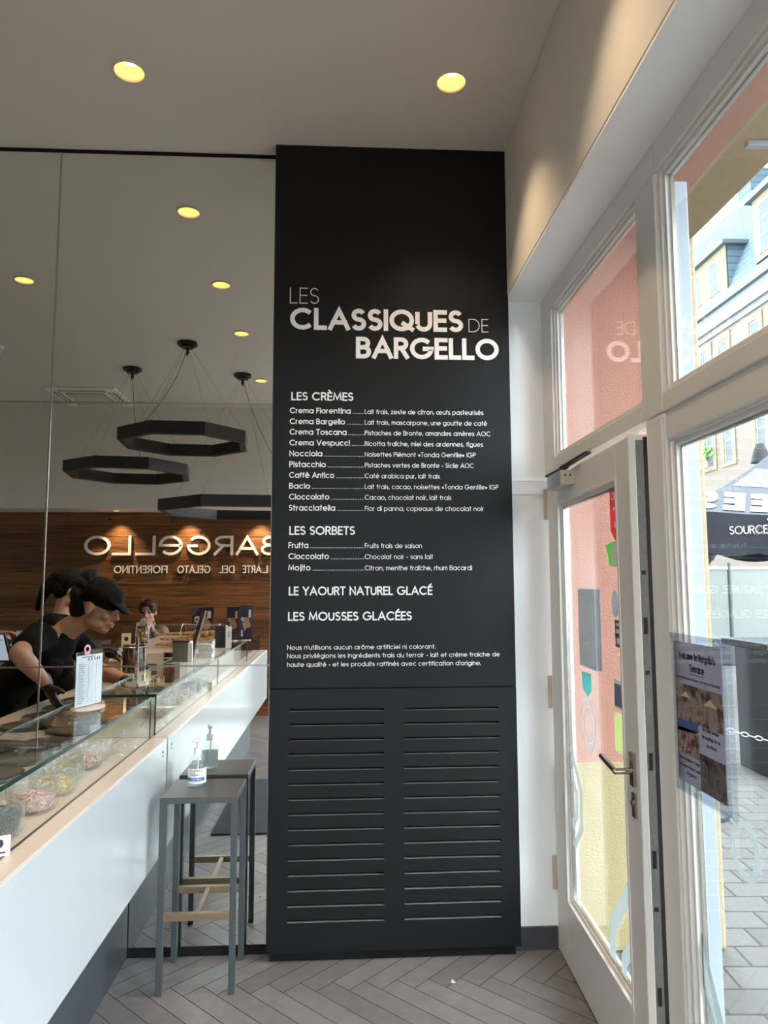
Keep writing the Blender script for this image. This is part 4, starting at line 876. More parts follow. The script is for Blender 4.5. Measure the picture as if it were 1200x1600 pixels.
cloche(-.905, 2.885, 'pointed clear glass lid beside the topping jars'); cloche(-.895, 3.03, 'pointed clear glass lid nearest the mirror corner of the counter')
bw = tag(obj('ceramic_bowl', MB().lathe([(0, 0), (.018, 0), (.022, .008), (.040, .040), (.037, .040), (.02, .010), (0, .008)], c=(-.94, 1.60, .909), n=28), 'ceramic', smooth=True), 'small white bowl under the glass shelf past the dark chocolate jar', 'bowl')
def cardh(name, x, y, z, w, h, label, rz=0., face='paper', group=None, t=.006):
    o = thing(name, label, 'card', (x, y, z), rz=rz, group=group)
    obj('holder', MB().box(-w / 2 - .003, w / 2 + .003, -.004, t - .004, 0, h + .003).box(-w / 2, w / 2, -.02, .02, 0, .003), 'clear_plastic', o, local=True)
    obj('card', MB().box(-w / 2, w / 2, t - .004, t - .003, .004, h), face, o, local=True)
    obj('emblem', MB().prism([(a * w * .25, h * .62 + b * w * .25) for a, b in octa(0, 0, 1, 1)], lambda u, v, d: (u, t - .003 + d, v), .0006).box(-w * .32, w * .32, t - .003, t - .0024, h * .2, h * .26), 'ink', o, local=True)
    return o
pcard = thing('price_card', 'small white price card leaning by the dark chocolate jar', 'card', (-.845, 1.885, .909), rz=.5)
obj('card', MB().box(-.022, .022, -.001, .001, 0, .05), 'paper', pcard, local=True); obj('emblem', MB().prism(rnd(0, .032, .007, .010, 14), lambda u, v, d: (u, -.001 - d, v), .0005).box(-.012, .012, -.0016, -.001, .008, .012), 'ink', pcard, local=True)
# price list standing on the glass shelf
pl_ = thing('price_list', 'tall white price list in a clear stand on the glass shelf', 'price list', (-1.004, 2.93, 1.085), rz=1.22)
obj('acrylic_sheet', MB().box(-.078, .078, -.0035, -.002, .016, .232).box(-.078, .078, .002, .0035, .016, .232), 'clear_plastic', pl_, local=True)
sh_ = obj('printed_sheet', MB().box(-.074, .074, -.0015, .0015, .018, .225), 'paper', pl_, local=True)
obj('header_band', MB().box(-.074, .074, -.0022, -.0016, .213, .225), 'ink', sh_, local=True)
rb = MB()
for i in range(19): rb.box(-.066, -.035 + .004 * (i % 3), -.0021, -.0016, .03 + i * .0083, .0322 + i * .0083); rb.box(-.070, .070, -.0019, -.0016, .0266 + i * .0083, .0270 + i * .0083)
for x in (-.005, .018, .038): rb.box(x, x + .0006, -.0019, -.0016, .025, .19)
rb.box(-.045, .03, -.0021, -.0016, .203, .207)
obj('printed_rows', rb, 'paper_row', sh_, local=True)
ib = MB()
for x in (-.008, .008, .026, .042, .054): ib.box(x, x + .005, -.0022, -.0016, .19, .201)
obj('cup_symbols', ib, 'ink', sh_, local=True)
obj('top_badge', MB().ring(rnd(-.018, .235, .018, .018, 20), rnd(-.018, .235, .010, .010, 20), lambda u, v, d: (u, -.004 + d, v), .002).box(-.034, -.002, -.0045, -.002, .215, .221), 'badge_pink', pl_, local=True)
obj('foot', MB().prism([(-.074, -.004), (.074, -.004), (.05, -.042), (.0, -.052), (-.05, -.042)], lambda u, v, d: (u, v, d + .001), .012), 'counter_top', pl_, bevel=.004, local=True)
obj('foot', MB().prism([(-.074, .004), (.074, .004), (.05, .042), (.0, .052), (-.05, .042)], lambda u, v, d: (u, v, d + .001), .012), 'counter_top', pl_, bevel=.004, local=True)

# things on and behind the glass shelf towards the far end, seen in the mirror
def MIR(yv): return 2 * D - yv
pt = thing('steel_container', 'round brushed steel spatula pot behind the glass shelf', 'container', (-1.29, 1.964, 1.032))
obj('body', MB().lathe([(0, 0), (.066, 0), (.069, .006), (.069, .155), (.065, .158), (.063, .01), (0, .01)], n=40), 'steel_pot', pt, smooth=True, local=True)
obj('rim', MB().lathe([(.069, .150), (.073, .155), (.069, .160)], n=40), 'steel', pt, smooth=True, local=True)
nb = thing('napkin_box', 'dark steel napkin box with a white card on the glass shelf', 'napkin box', (-1.01, MIR(4.62), 1.086))
obj('box', MB().box(-.055, .048, -.05, .05, 0, .128), 'steel', nb, bevel=.004, local=True); obj('top_lip', MB().box(-.057, .050, -.052, .052, .124, .132), 'steel_dark', nb, local=True); obj('card', MB().box(.049, .0505, -.045, .045, .0, .125), 'paper', nb, local=True); obj('card_face', MB().box(.04, .066, .052, .054, -.0, .12), 'paper', nb, local=True)
nb2 = thing('napkin_box', 'grey steel napkin box at the far end of the glass shelf before the posters', 'napkin box', (-.935, MIR(5.60), 1.086))
obj('box', MB().box(-.045, .035, -.05, .05, 0, .165), 'steel_dark', nb2, bevel=.004, local=True); obj('card', MB().box(.036, .078, .040, .044, 0, .16), 'paper', nb2, local=True); obj('card_print', MB().ring(rnd(.06, .10, .008, .022, 12), rnd(.06, .10, .005, .017, 12), lambda u, v, d: (u, .044 + d, v), .0006), 'ink', nb2, local=True)
bd = tag(obj('menu_slat', MB().obox((-.945, MIR(4.72), 1.245), (.013, 0, .003), (0, .03, 0), (.043, .012, .152)), 'back_counter', bevel=.002), 'slim dark board leaning upright beside the napkin box', 'board')
for k, (zz, lab) in enumerate(((1.086, 'cut crystal box with lid on the glass shelf, lower of two'), (1.146, 'cut crystal box with lid stacked on another, upper of two'))):
    cj = thing('crystal_box', lab, 'box', (-.915, MIR(4.84), zz), group='stacked crystal boxes')
    obj('body', MB().box(-.055, .055, -.05, .05, 0, .046), 'crystal', cj, bevel=.004, local=True); obj('lid', MB().box(-.057, .057, -.052, .052, .046, .058), 'crystal', cj, bevel=.003, local=True)
    obj('sweets', MB().box(-.05, .05, -.045, .045, .004, .03), 'ceramic', cj, local=True)
for k, (x, yv, nn, lab) in enumerate(((-1.185, 5.0, 11, 'taller stack of chocolate brown cups with white bands beside the glass shelf'), (-1.29, 4.95, 7, 'shorter stack of chocolate brown cups beside the taller stack'))):
    cs = thing('cup_stack', lab, 'cups', (x, MIR(yv), .909), group='stacks of brown cups')
    for i in range(nn):
        obj('cup_rim', MB().lathe([(.030, i * .018), (.040, .016 + i * .018), (.042, .018 + i * .018), (.038, .018 + i * .018), (.028, i * .018 + .002)], n=24), 'cup', cs, smooth=True, local=True)
    obj('white_band', MB().lathe([(.0415, (nn - 4) * .018), (.0425, (nn - 4) * .018 + .004), (.0415, (nn - 4) * .018 + .006)], n=24).lathe([(.0415, (nn - 2) * .018), (.0425, (nn - 2) * .018 + .004), (.0415, (nn - 2) * .018 + .006)], n=24), 'paper', cs, local=True)
# waffle cones under an acrylic hood
hood = thing('cone_hood', 'clear acrylic hood open at the end over stacked waffle cones', 'display hood', (-1.22, MIR(5.66), 1.086))
hb = MB(); hs_ = [(.105 * math.cos(a), .09 * math.sin(a) + .085) for a in [PI * i / 12 for i in range(13)]]
for i in range(12):
    (a, b), (c, d) = hs_[i], hs_[i + 1]; hb.quad((-.26, a, b), (.26, a, b), (.26, c, d), (-.26, c, d))
hb.quad((-.26, .105, 0), (.26, .105, 0), (.26, .105, .085), (-.26, .105, .085)); hb.quad((-.26, -.105, 0), (.26, -.105, 0), (.26, -.105, .085), (-.26, -.105, .085))
obj('hood_shell', hb, 'clear_plastic', hood, smooth=True, local=True)
rm = MB()
for x in (-.26, -.02, .26): rm.tube([(x, a, b) for a, b in hs_], .0025, 6)
obj('hood_rim', rm, 'alu', hood, local=True)
cn0 = None; ci = 0
for (row, cnt) in ((0, 5), (1, 4), (2, 3)):
    for k in range(cnt):
        x, y, zz = -1.20 + random.uniform(-.03, .03) + .05, MIR(5.66) - .078 + .039 * k + row * .02, 1.108 + row * .040
        lab = 'waffle cone lying under the acrylic hood, %s from the mirror side in the %s layer' % (('first', 'second', 'third', 'fourth', 'fifth')[cnt - 1 - k], ('bottom', 'middle', 'top')[row])
        if cn0 is None:
            cn0 = thing('waffle_cone', lab, 'cone', (0, 0, 0), group='waffle cones under the hood')
            obj('cone_body', MB().lathe([(.003, -.27), (.0205, .13), (.018, .13), (.0, -.25)], mtx=Matrix.Rotation(PI / 2, 4, 'Y'), n=14), 'cone', cn0, smooth=True, local=True)
            obj('wafer_edge', MB().lathe([(.0195, .11), (.0215, .113), (.0215, .13), (.0195, .13)], mtx=Matrix.Rotation(PI / 2, 4, 'Y'), n=14), 'wafer', cn0, local=True)
            cn0.location = (x, y, zz)
        else:
            dup(cn0, (x, y, zz), rz=random.uniform(-.06, .06), label=lab)
# biscuit jar, small cards, poster stands
bj = thing('biscuit_jar', 'glass jar with round knob lid full of biscuits on the raised shelf', 'jar', (-1.565, MIR(5.72), 1.085))
obj('jar_body', MB().lathe([(0, 0), (.050, 0), (.053, .006), (.053, .15), (.046, .162), (.043, .162), (.050, .148), (.050, .008), (0, .006)], n=32), 'clear_plastic', bj, smooth=True, local=True)
obj('lid', MB().lathe([(.048, .160), (.050, .166), (.048, .184), (.03, .190), (.01, .193)], n=28), 'crystal', bj, smooth=True, local=True); obj('knob', MB().ball((0, 0, .208), .017), 'crystal', bj, smooth=True, local=True)
bb = MB()
for i in range(70):
    a, rr_, zz = random.random() * 6.28, math.sqrt(random.random()) * .036, .014 + random.random() * .12
    bb.ball((rr_ * math.cos(a), rr_ * math.sin(a), zz), (.014, .013, .006), rot=Matrix.Rotation(random.random() * 3, 3, 'X') @ Matrix.Rotation(random.random() * 3, 3, 'Y'), n=8)
tag(obj('biscuits', bb, 'cookie', bj, smooth=True, local=True), kind='stuff')
cardh('card_holder', -1.645, MIR(5.58), 1.085, .07, .115, 'small cream card in a clear holder on the raised shelf beside the biscuit jar', face='wafer')
cardh('card_holder', -1.20, MIR(4.62), 1.02, .035, .09, 'narrow cream card in a holder beside the round steel pot', face='wafer').location.z = .909
cardh('card_holder', -2.78, MIR(6.4), 1.06, .075, .11, 'small white card in a holder on the till counter', face='paper')
def poster(x, y, z, w, h, rz, label):
    o = thing('tabletop_poster', label, 'poster', (x, y, z), rz=rz, group='plum coloured poster stands')
    obj('acrylic_sheet', MB().box(-w / 2 - .004, w / 2 + .004, -.003, -.001, .0, h + .004).box(-w / 2 - .004, w / 2 + .004, .004, .006, 0, h + .004), 'clear_plastic', o, local=True)
    s_ = obj('printed_sheet', MB().box(-w / 2, w / 2, 0, .003, .004, h), 'plum', o, local=True)
    f = lambda u, v, d: (u, .0031 + d, v)
    obj('printed_cone', MB().prism([(-.02 * w / .2, h * .28), (.06 * w / .2, h * .50), (-.06 * w / .2, h * .52)], f, .0005).prism(rnd(0, h * .58, .05 * w / .2, .05 * w / .2, 14), f, .0006), 'cone', s_, local=True)
    obj('printed_cup', MB().prism(rnd(.03 * w / .2, h * .45, .045 * w / .2, .05 * w / .2, 14), f, .0007), 'skin_pale', s_, local=True)
    obj('printed_badge', MB().ring(rnd(-.055 * w / .2, h * .62, .026 * w / .2, .03 * w / .2, 16), rnd(-.055 * w / .2, h * .62, .013 * w / .2, .015 * w / .2, 16), f, .0008).box(.04 * w / .2, .075 * w / .2, .0031, .0036, h * .66, h * .88).box(-.075 * w / .2, -.05 * w / .2, .0031, .0036, h * .12, h * .3), 'paper', s_, local=True)
    obj('foot', MB().prism([(-w / 2, -.03), (w / 2, -.03), (w / 2 - .02, .05), (-w / 2 + .02, .05)], lambda u, v, d: (u, v, d), .01), 'counter_top', o, bevel=.003, local=True)
poster(-1.245, MIR(6.45), 1.085, .185, .275, 0, 'plum ice cream poster in a stand behind the cone hood')
poster(-.945, MIR(6.2), 1.086, .115, .285, .35, 'plum ice cream poster, nearer the cones of the pair at the shelf end')
poster(-.838, MIR(6.22), 1.086, .105, .295, -.25, 'plum ice cream poster, the outer of the pair at the far shelf end')
for k, (x, yv, w, h, lab) in enumerate(((-1.66, 5.12, .10, .17, 'cream carton standing tallest among the cartons behind the steel container'), (-1.55, 5.06, .08, .14, 'cream carton in the middle of three behind the steel container'), (-1.46, 5.14, .07, .18, 'narrow cream carton nearest the cups behind the steel container'))):
    t = thing('carton', lab, 'carton', (x, MIR(yv), .909), group='cream cartons on the counter'); obj('box', MB().box(-w / 2, w / 2, -.04, .04, 0, h), 'cream_card', t, local=True, bevel=.002); obj('flap', MB().obox((0, -.045, h + .01), (w / 2, 0, 0), (0, .012, .012), (0, -.001, .001)), 'wafer', t, local=True)
tr = tag(obj('wafer_tray', MB().box(-1.38, -1.205, 1.89, 2.04, .909, 1.031), 'wafer', bevel=.006), 'pale cream box on the counter under the round steel pot', 'box')

# ------------------------------------------------------------------ bar stool and sanitiser bottle
bs = thing('bar_stool', 'square dark grey metal bar stool with bronze foot rails against the mirror', 'stool', (-.572, 3.09, 0))
SX, SY, t = .151, .137, .024
for sx0 in (-1, 1):
    for sy0 in (-1, 1):
        x, y = sx0 * (SX - t / 2), sy0 * (SY - t / 2)
        obj('leg', MB().box(x - t / 2, x + t / 2, y - t / 2, y + t / 2, 0, .716), 'stool', bs, bevel=.0015, local=True)
sf = MB()
for sy0 in (-1, 1): sf.box(-SX, SX, sy0 * SY - (t if sy0 > 0 else 0), sy0 * SY + (t if sy0 < 0 else 0), .714, .733)
for sx0 in (-1, 1): sf.box(sx0 * SX - (t if sx0 > 0 else 0), sx0 * SX + (t if sx0 < 0 else 0), -SY + t, SY - t, .714, .733)
obj('seat_frame', sf, 'stool', bs, bevel=.001, local=True)
obj('seat', MB().box(-SX + .002, SX - .002, -SY + .002, SY - .002, .729, .7365), 'seat', bs, bevel=.0015, local=True)
for sy0 in (-1, 1): obj('foot_rail', MB().box(-SX + t, SX - t, sy0 * (SY - t / 2) - .011, sy0 * (SY - t / 2) + .011, .274, .301), 'bronze', bs, bevel=.001, local=True)
obj('cross_rail', MB().box(-.009, .009, -SY + t, SY - t, .276, .299), 'bronze', bs, bevel=.001, local=True)
bo = thing('sanitiser_bottle', 'clear pump bottle of hand gel with a blue striped label on the stool', 'bottle', (-.612, 3.118, .7365))
obj('bottle_body', MB().lathe([(0, 0), (.034, 0), (.037, .004), (.0375, .012), (.0375, .088), (.034, .105), (.022, .122), (.014, .128), (.013, .134), (0, .134)], n=36), 'bottle_clear', bo, smooth=True, local=True)
obj('gel', MB().lathe([(0, .004), (.034, .004), (.035, .012), (.035, .085), (.033, .092), (0, .092)], n=28), glass('clear_gel', (250, 252, 253), 1.15), bo, smooth=True, local=True)
def onbot(u, v, d): a = u / .0378; return ((.0378 + d) * math.sin(a), -(.0378 + d) * math.cos(a), v)
def wrap(mb, u0, u1, v0, v1, d, n=24):
    for i in range(n):
        a, b = u0 + (u1 - u0) * i / n, u0 + (u1 - u0) * (i + 1) / n; mb.quad(onbot(a, v0, d), onbot(b, v0, d), onbot(b, v1, d), onbot(a, v1, d))
    return mb
lab_ = obj('label', wrap(MB(), -.058, .058, .018, .078, .0002), 'paper', bo, smooth=True, local=True)
obj('blue_band', wrap(MB(), -.058, .04, .028, .042, .0006), 'label_blue', lab_, smooth=True, local=True)
tx = MB(); lettering(tx, 'PURELL', .034, .0075, .16, lambda u, v, d: onbot(-.022 + u, .066 + v, .0006 + d), .0002)
for k, (w, zz) in enumerate(((.022, .060), (.036, .0555), (.038, .052), (.026, .0485))): wrap(tx, -.022, -.022 + w, zz, zz + .0015, .0007, 8)
obj('label_print', tx, 'ink', lab_, local=True)
obj('band_print', lettering(MB(), 'GEL', .02, .006, .18, lambda u, v, d: onbot(-.02 + u, .032 + v, .0008 + d), .0002), 'paper', lab_, local=True)
obj('pump', MB().lathe([(.0155, .128), (.016, .150), (.0135, .154), (.006, .156), (.0055, .178), (.0105, .180), (.0105, .190), (0, .192)], n=20).cap((0, 0, .186), .006, (-.012, -.026, .187), .0045), 'plast_white', bo, smooth=True, local=True)
obj('dip_tube', MB().cyl((0, 0, .01), (.004, 0, .13), .003), 'plast_white', bo, smooth=True, local=True)
# floor mat, scrap
mt = tag(obj('doormat', MB().box(-.835, .55, .54, 1.80, .0005, .012), 'mat_dark', bevel=.004), 'large dark grey mat on the plank floor beside the counter', 'mat')
sc = MB(); v = [sc.bm.verts.new((.433 + a * .01, 2.985 + b * .006, c * .008)) for a, b, c in ((-1, -.5, .1), (.3, -1, .2), (1, .2, .1), (.2, 1, .3), (-.5, .6, 1.6), (.1, .0, 1.2))]
for q in ((0, 1, 5), (1, 2, 5), (2, 3, 5), (3, 4, 5), (4, 0, 5), (0, 4, 3, 1), (1, 3, 2)): sc.bm.faces.new([v[i] for i in q])
tag(obj('paper_scrap', sc, 'gum'), 'tiny pale scrap lying on the floor before the louvred board', 'litter')
tag(obj('paper_scrap', MB().ball((-.42, 2.70, .004), (.006, .005, .004), n=8), 'gum'), 'tiny white crumb lying on the floor right of the stool', 'litter')

# ------------------------------------------------------------------ till counter on the staff side
tc_ = thing('till_counter', 'dark oak back counter with the till at the staff side', 'counter', (-2.9, 1.3, 0))
obj('counter_body', MB().box(-3.2, -2.18, -.25, 2.2, 0, 1.02), 'back_counter', tc_); obj('counter_top', MB().box(-3.25, -2.14, -.28, 2.25, 1.02, 1.06), 'back_counter', tc_, bevel=.004)
ps_ = thing('till_screen', 'tilted till screen glowing pale blue on the dark back counter', 'screen', (-2.375, MIR(4.9), 1.06))
obj('bezel', MB().obox((0, 0, .10), (.17, 0, 0), (0, .008, -.004), (0, .055, .095)), 'pos_black', ps_, bevel=.004, local=True)
sc_ = obj('screen', MB().obox((0, .011, .098), (.16, 0, 0), (0, .002, -.001), (0, .05, .086)), 'pos_screen', ps_, local=True)
obj('screen_menu', MB().obox((.02, .0195, .11), (.008, 0, 0), (0, .0006, 0), (0, .003, .005)).obox((0, .047, .15), (.15, 0, 0), (0, .0006, 0), (0, .001, .002)), 'ink', sc_, local=True)
obj('stand', MB().box(-.08, .08, -.09, .06, 0, .02).obox((0, -.03, .05), (.05, 0, 0), (0, .01, 0), (0, .02, .05)), 'pos_black', ps_, local=True)
rp = thing('receipt_printer', 'small black receipt printer beside the till screen', 'printer', (-2.20, MIR(5.0), 1.06))
obj('case', MB().box(-.05, .05, -.06, .06, 0, .10), 'pos_black', rp, bevel=.02, local=True); obj('paper_roll', MB().box(-.035, .035, -.01, .012, .10, .112), 'paper', rp, local=True)

# ------------------------------------------------------------------ sign letters on the timber wall, ceiling fittings
def onwood(x0, z0): return lambda u, v, d: (x0 - u, -2.262 + d, z0 + v)
sg = thing('wall_sign', 'pale raised shop name letters on the dark timber wall', 'sign', (-2.0, -2.26, 1.9))
spec = [('B', -.80, .215), ('A', -1.045, .271), ('R', -1.351, .229), ('G', -1.618, .282), ('e', -1.954, .282), ('L', -2.277, .234), ('L', -2.562, .224), ('O', -2.806, .310)]
for chh, x0, w in spec:
    hgt = .236
    lb_ = lettering(MB(), chh, w, hgt if chh != 'e' else hgt / .72, .13 if chh != 'e' else .095, onwood(x0, 1.905), .022)
    obj('sign_letter', lb_, 'letter', sg)
    obj('standoff', MB().cyl((x0 - w * .3, -2.268, 2.0), (x0 - w * .3, -2.26, 2.0), .006), 'steel', sg)
for t_, a, b in (('L', -.932, -.969), ('ARTE', -1.007, -1.232), ('DEL', -1.330, -1.507), ('GELATO', -1.618, -2.010), ('FIORENTINO', -2.129, -2.758)):
    obj('sign_subtitle', lettering(MB(), t_, abs(b - a), .092, .13, onwood(a, 1.69), .014, gap=.22), 'letter', sg)
ac = thing('air_conditioning_cassette', 'square ivory air conditioning cassette in the ceiling', 'air conditioner', (-2.75, -1.27, HC))
obj('panel', MB().box(-.36, .36, -.36, .36, -.03, -.001), 'ac_white', ac, bevel=.01, local=True)
obj('grille', MB().box(-.20, .20, -.20, .20, -.036, -.03), 'ac_grille', ac, local=True)
gb = MB()
for i in range(12): gb.box(-.19, .19, -.19 + i * .033, -.178 + i * .033, -.04, -.036)
obj('grille_bar', gb, 'ac_white', ac, local=True)
for k in range(4):
    m = Matrix.Rotation(k * PI / 2, 3, 'Z'); q = MB().box(-.24, .24, .255, .315, -.034, -.029)
    for vtx in q.bm.verts: vtx.co = m @ vtx.co
    s_ = obj('louvre_slot', q, 'ac_grille', ac, local=True)
    q = MB().box(-.225, .225, .27, .292, -.037, -.034)
    for vtx in q.bm.verts: vtx.co = m @ vtx.co
    obj('louvre_flap', q, 'ac_white', s_, local=True)
sd_ = thing('ceiling_sensor', 'small white dome camera on the ceiling at the left', 'camera', (-2.98, .375, HC))
obj('base', MB().lathe([(0, -.001), (.06, -.001), (.06, -.02), (.045, -.03), (0, -.03)], n=24), 'plast_white', sd_, smooth=True, local=True); obj('dome', MB().ball((0, 0, -.045), .04), 'plast_white', sd_, smooth=True, local=True); obj('lens', MB().ball((.0, .02, -.075), .014), 'edge_seal', sd_, smooth=True, local=True)
def ringlamp(x, y, z, R, rz, label, cord):
    t = thing('ring_pendant', label, 'pendant lamp', (x, y, HC), group='black octagonal ring pendants')
    zz = z - HC; h = .05
    O = [(R * math.cos(rz + PI / 4 * k), R * math.sin(rz + PI / 4 * k)) for k in range(8)]; I = [(a * (1 - .06 / R), b * (1 - .06 / R)) for a, b in O]
    obj('ring', MB().ring(O, I, lambda u, v, d: (u, v, zz - h + d), 2 * h), 'black_metal', t, bevel=.003, local=True)
    O2 = [(a * (1 - .008 / R), b * (1 - .008 / R)) for a, b in O]; I2 = [(a * (1 - .05 / R), b * (1 - .05 / R)) for a, b in O]
    obj('diffuser', MB().ring(O2, I2, lambda u, v, d: (u, v, zz - h - .003 + d), .004), 'rust_metal', t, local=True)
    obj('ceiling_rose', MB().ring(octa(0, 0, .085, .085), octa(0, 0, .001, .001), lambda u, v, d: (u, v, -.028 + d), .027).ring(octa(0, 0, .055, .055), octa(0, 0, .001, .001), lambda u, v, d: (u, v, -.05 + d), .022), 'black_metal', t, bevel=.003, local=True)
    obj('cable_gripper', MB().cyl((0, 0, -.05), (0, 0, -.075), .012).ball((0, 0, -.088), .016).cyl((0, 0, -.088), (0, 0, -.115), .008), 'black_metal', t, smooth=True, local=True)
    for k in range(4):
        a, b = O[2 * k]
        obj('suspension_wire', MB().tube([(0.02 * math.cos(rz + PI / 2 * k), .02 * math.sin(rz + PI / 2 * k), -.03), (a * .96, b * .96, zz + h)], .0011, 5), 'cable', t, local=True)
    a, b = cord
    pts = [Vector((.0, 0, -.05)).lerp(Vector((a * R * .97, b * R * .97, zz + h)), q) + Vector((a, b, 0)) * (-.12 * math.sin(PI * q) * R) for q in [i / 14 for i in range(15)]]
    obj('power_cable', MB().tube(pts, .003, 6), 'cable', t, local=True)
ringlamp(-1.333, .532, 2.765, .545, .30, 'black octagonal ring pendant, highest and nearest of the three', (-.4, .85))
ringlamp(-2.011, -.229, 2.615, .58, .22, 'black octagonal ring pendant, leftmost of the three in the mirror', (.4, .8))
ringlamp(-1.00, -.394, 2.283, .78, .30, 'black octagonal ring pendant, largest and lowest, just above the wall sign', (.8, .3))

# ================================================================== PEOPLE
def solid(name, mb, m, parent, voxel=.008, it=3):
    """One continuous skin grown over the given volumes."""
    o = obj(name, mb, m, None, base=False)
    r = o.modifiers.new('remesh', 'REMESH'); r.mode = 'VOXEL'; r.voxel_size = voxel; r.use_smooth_shade = True
    k = o.modifiers.new('smooth', 'SMOOTH'); k.factor = .5; k.iterations = it
    bpy.context.view_layer.update(); dgr = bpy.context.evaluated_depsgraph_get()
    me = bpy.data.meshes.new_from_object(o.evaluated_get(dgr)); o.modifiers.clear(); old = o.data; o.data = me; me.name = name; bpy.data.meshes.remove(old)
    if not me.materials: me.materials.append(M[m] if isinstance(m, str) else m)
    for p in me.polygons: p.use_smooth = True
    o.parent = parent; me.transform(Matrix.Translation(-wloc(parent))); return o
def basis(F, U):
    F = Vector(F).normalized(); R = F.cross(Vector(U)).normalized(); U = R.cross(F); return F, R, U
class Head:
    def __init__(s, c, F, U, k=1.): s.c = Vector(c); s.F, s.R, s.U = basis(F, U); s.k = k; s.m = Matrix((s.F, s.R, s.U)).transposed()
    def p(s, f, r, u): return s.c + s.k * (f * s.F + r * s.R + u * s.U)
    def e(s, mb, f, r, u, a, b, c): mb.ball(s.p(f, r, u), (a * s.k, b * s.k, c * s.k), rot=s.m, n=18)
    def flesh(s, mb, neck):
        s.e(mb, -.005, 0, .03, .098, .077, .092); s.e(mb, .035, 0, -.035, .062, .062, .082); s.e(mb, .066, 0, -.098, .030, .032, .022)
        mb.cap(s.p(.094, 0, .012), .009 * s.k, s.p(.117, 0, -.030), .013 * s.k, n=10)
        for q in (-1, 1):
            s.e(mb, .104, q * .012, -.036, .011, .008, .008); s.e(mb, .083, q * .030, .024, .016, .025, .009); s.e(mb, .068, q * .038, -.030, .026, .024, .026)
            s.e(mb, -.004, q * .079, -.012, .020, .009, .032); s.e(mb, .03, q * .05, -.075, .045, .018, .025)
        s.e(mb, .099, 0, -.062, .012, .024, .008); s.e(mb, .096, 0, -.076, .012, .020, .009)
        mb.cap(s.p(-.025, 0, -.06), .050 * s.k, Vector(neck), .058 * s.k)
    def extras(s, par, eyes=True):
        for q in (-1, 1):
            b = MB(); s.e(b, .088, q * .031, .004, .010, .013, .007); obj('eye', b, 'eye', par, smooth=True)
        b = MB(); s.e(b, .107, 0, -.063, .007, .020, .005); s.e(b, .104, 0, -.074, .007, .017, .006); obj('lips', b, 'lips', par, smooth=True)
def hand(mb, w, d, n, k=1., curl=.6, side=1, infl=0.):
    d = Vector(d).normalized(); n = Vector(n); n = (n - d * n.dot(d)).normalized(); sd2 = d.cross(n) * side; w = Vector(w)
    m = Matrix((d, sd2, n)).transposed()
    mb.ball(w + d * .048 * k, ((.050 + infl) * k, (.041 + infl) * k, (.017 + infl) * k), rot=m, n=14); mb.cap(w, .026 * k, w + d * .03 * k, .026 * k)
    for i, L in enumerate((.066, .076, .071, .054)):
        b = w + (d * .088 + sd2 * (.030 - .020 * i)) * k; c1, c2 = curl * .5, curl * 1.3
        p1 = b + (d * math.cos(c1) + n * math.sin(c1)) * L * .52 * k; p2 = p1 + (d * math.cos(c2) + n * math.sin(c2)) * L * .5 * k
        r = (.0092 + infl * .5) * k; mb.cap(b, r, p1, r * .93, n=8); mb.cap(p1, r * .93, p2, r * .8, n=8)
    b = w + (d * .026 + sd2 * .034) * k; p1 = b + (d * .55 + sd2 * .7 + n * .35).normalized() * .038 * k; p2 = p1 + (d * .85 + sd2 * .25 + n * .45).normalized() * .032 * k
    r = (.0108 + infl * .5) * k; mb.cap(b, r * 1.15, p1, r, n=8); mb.cap(p1, r, p2, r * .82, n=8)
def limb(mb, a, ra, b, rb, c, rc):
    a, b, c = Vector(a), Vector(b), Vector(c); mb.cap(a, ra, b, rb); m = b.lerp(c, .32); mb.cap(b, rb, m, rb * 1.04); mb.cap(m, rb * 1.04, c, rc)
def legs(mb, hips, knees, ankles, toe, g=0.):
    for h, k, a in zip(hips, knees, ankles):
        limb(mb, h, .088 + g, k, .056 + g, a, .040 + g); a = Vector(a); t_ = Vector(toe)
        mb.cap(a + Vector((0, 0, -.028)) - t_ * .03, .034, a + Vector((0, 0, -.040)) + t_ * .15, .027)
def torso(mb, neck, chest, waist, pelvis, sh, g=0., bust=None, rs=.062):
    neck, chest, waist, pelvis = map(Vector, (neck, chest, waist, pelvis)); ax = (chest - pelvis).normalized(); sd2 = (Vector(sh[0]) - Vector(sh[1])).normalized(); fr = sd2.cross(ax).normalized()
    sd2 = ax.cross(fr); m = Matrix((fr, sd2, ax)).transposed()
    mb.ball(chest, (.112 + g, .155 + g, .165 + g), rot=m, n=20); mb.ball(waist, (.105 + g, .135 + g, .14 + g), rot=m, n=20); mb.ball(pelvis, (.118 + g, .165 + g, .125 + g), rot=m, n=20)
    mb.cap(sh[0], rs + g, neck - ax * .055, .062 + g); mb.cap(sh[1], rs + g, neck - ax * .055, .062 + g)
    if bust: 
        for q in (-1, 1): mb.ball(chest + fr * bust + sd2 * q * .07 - ax * .02, .072 + g, n=14)

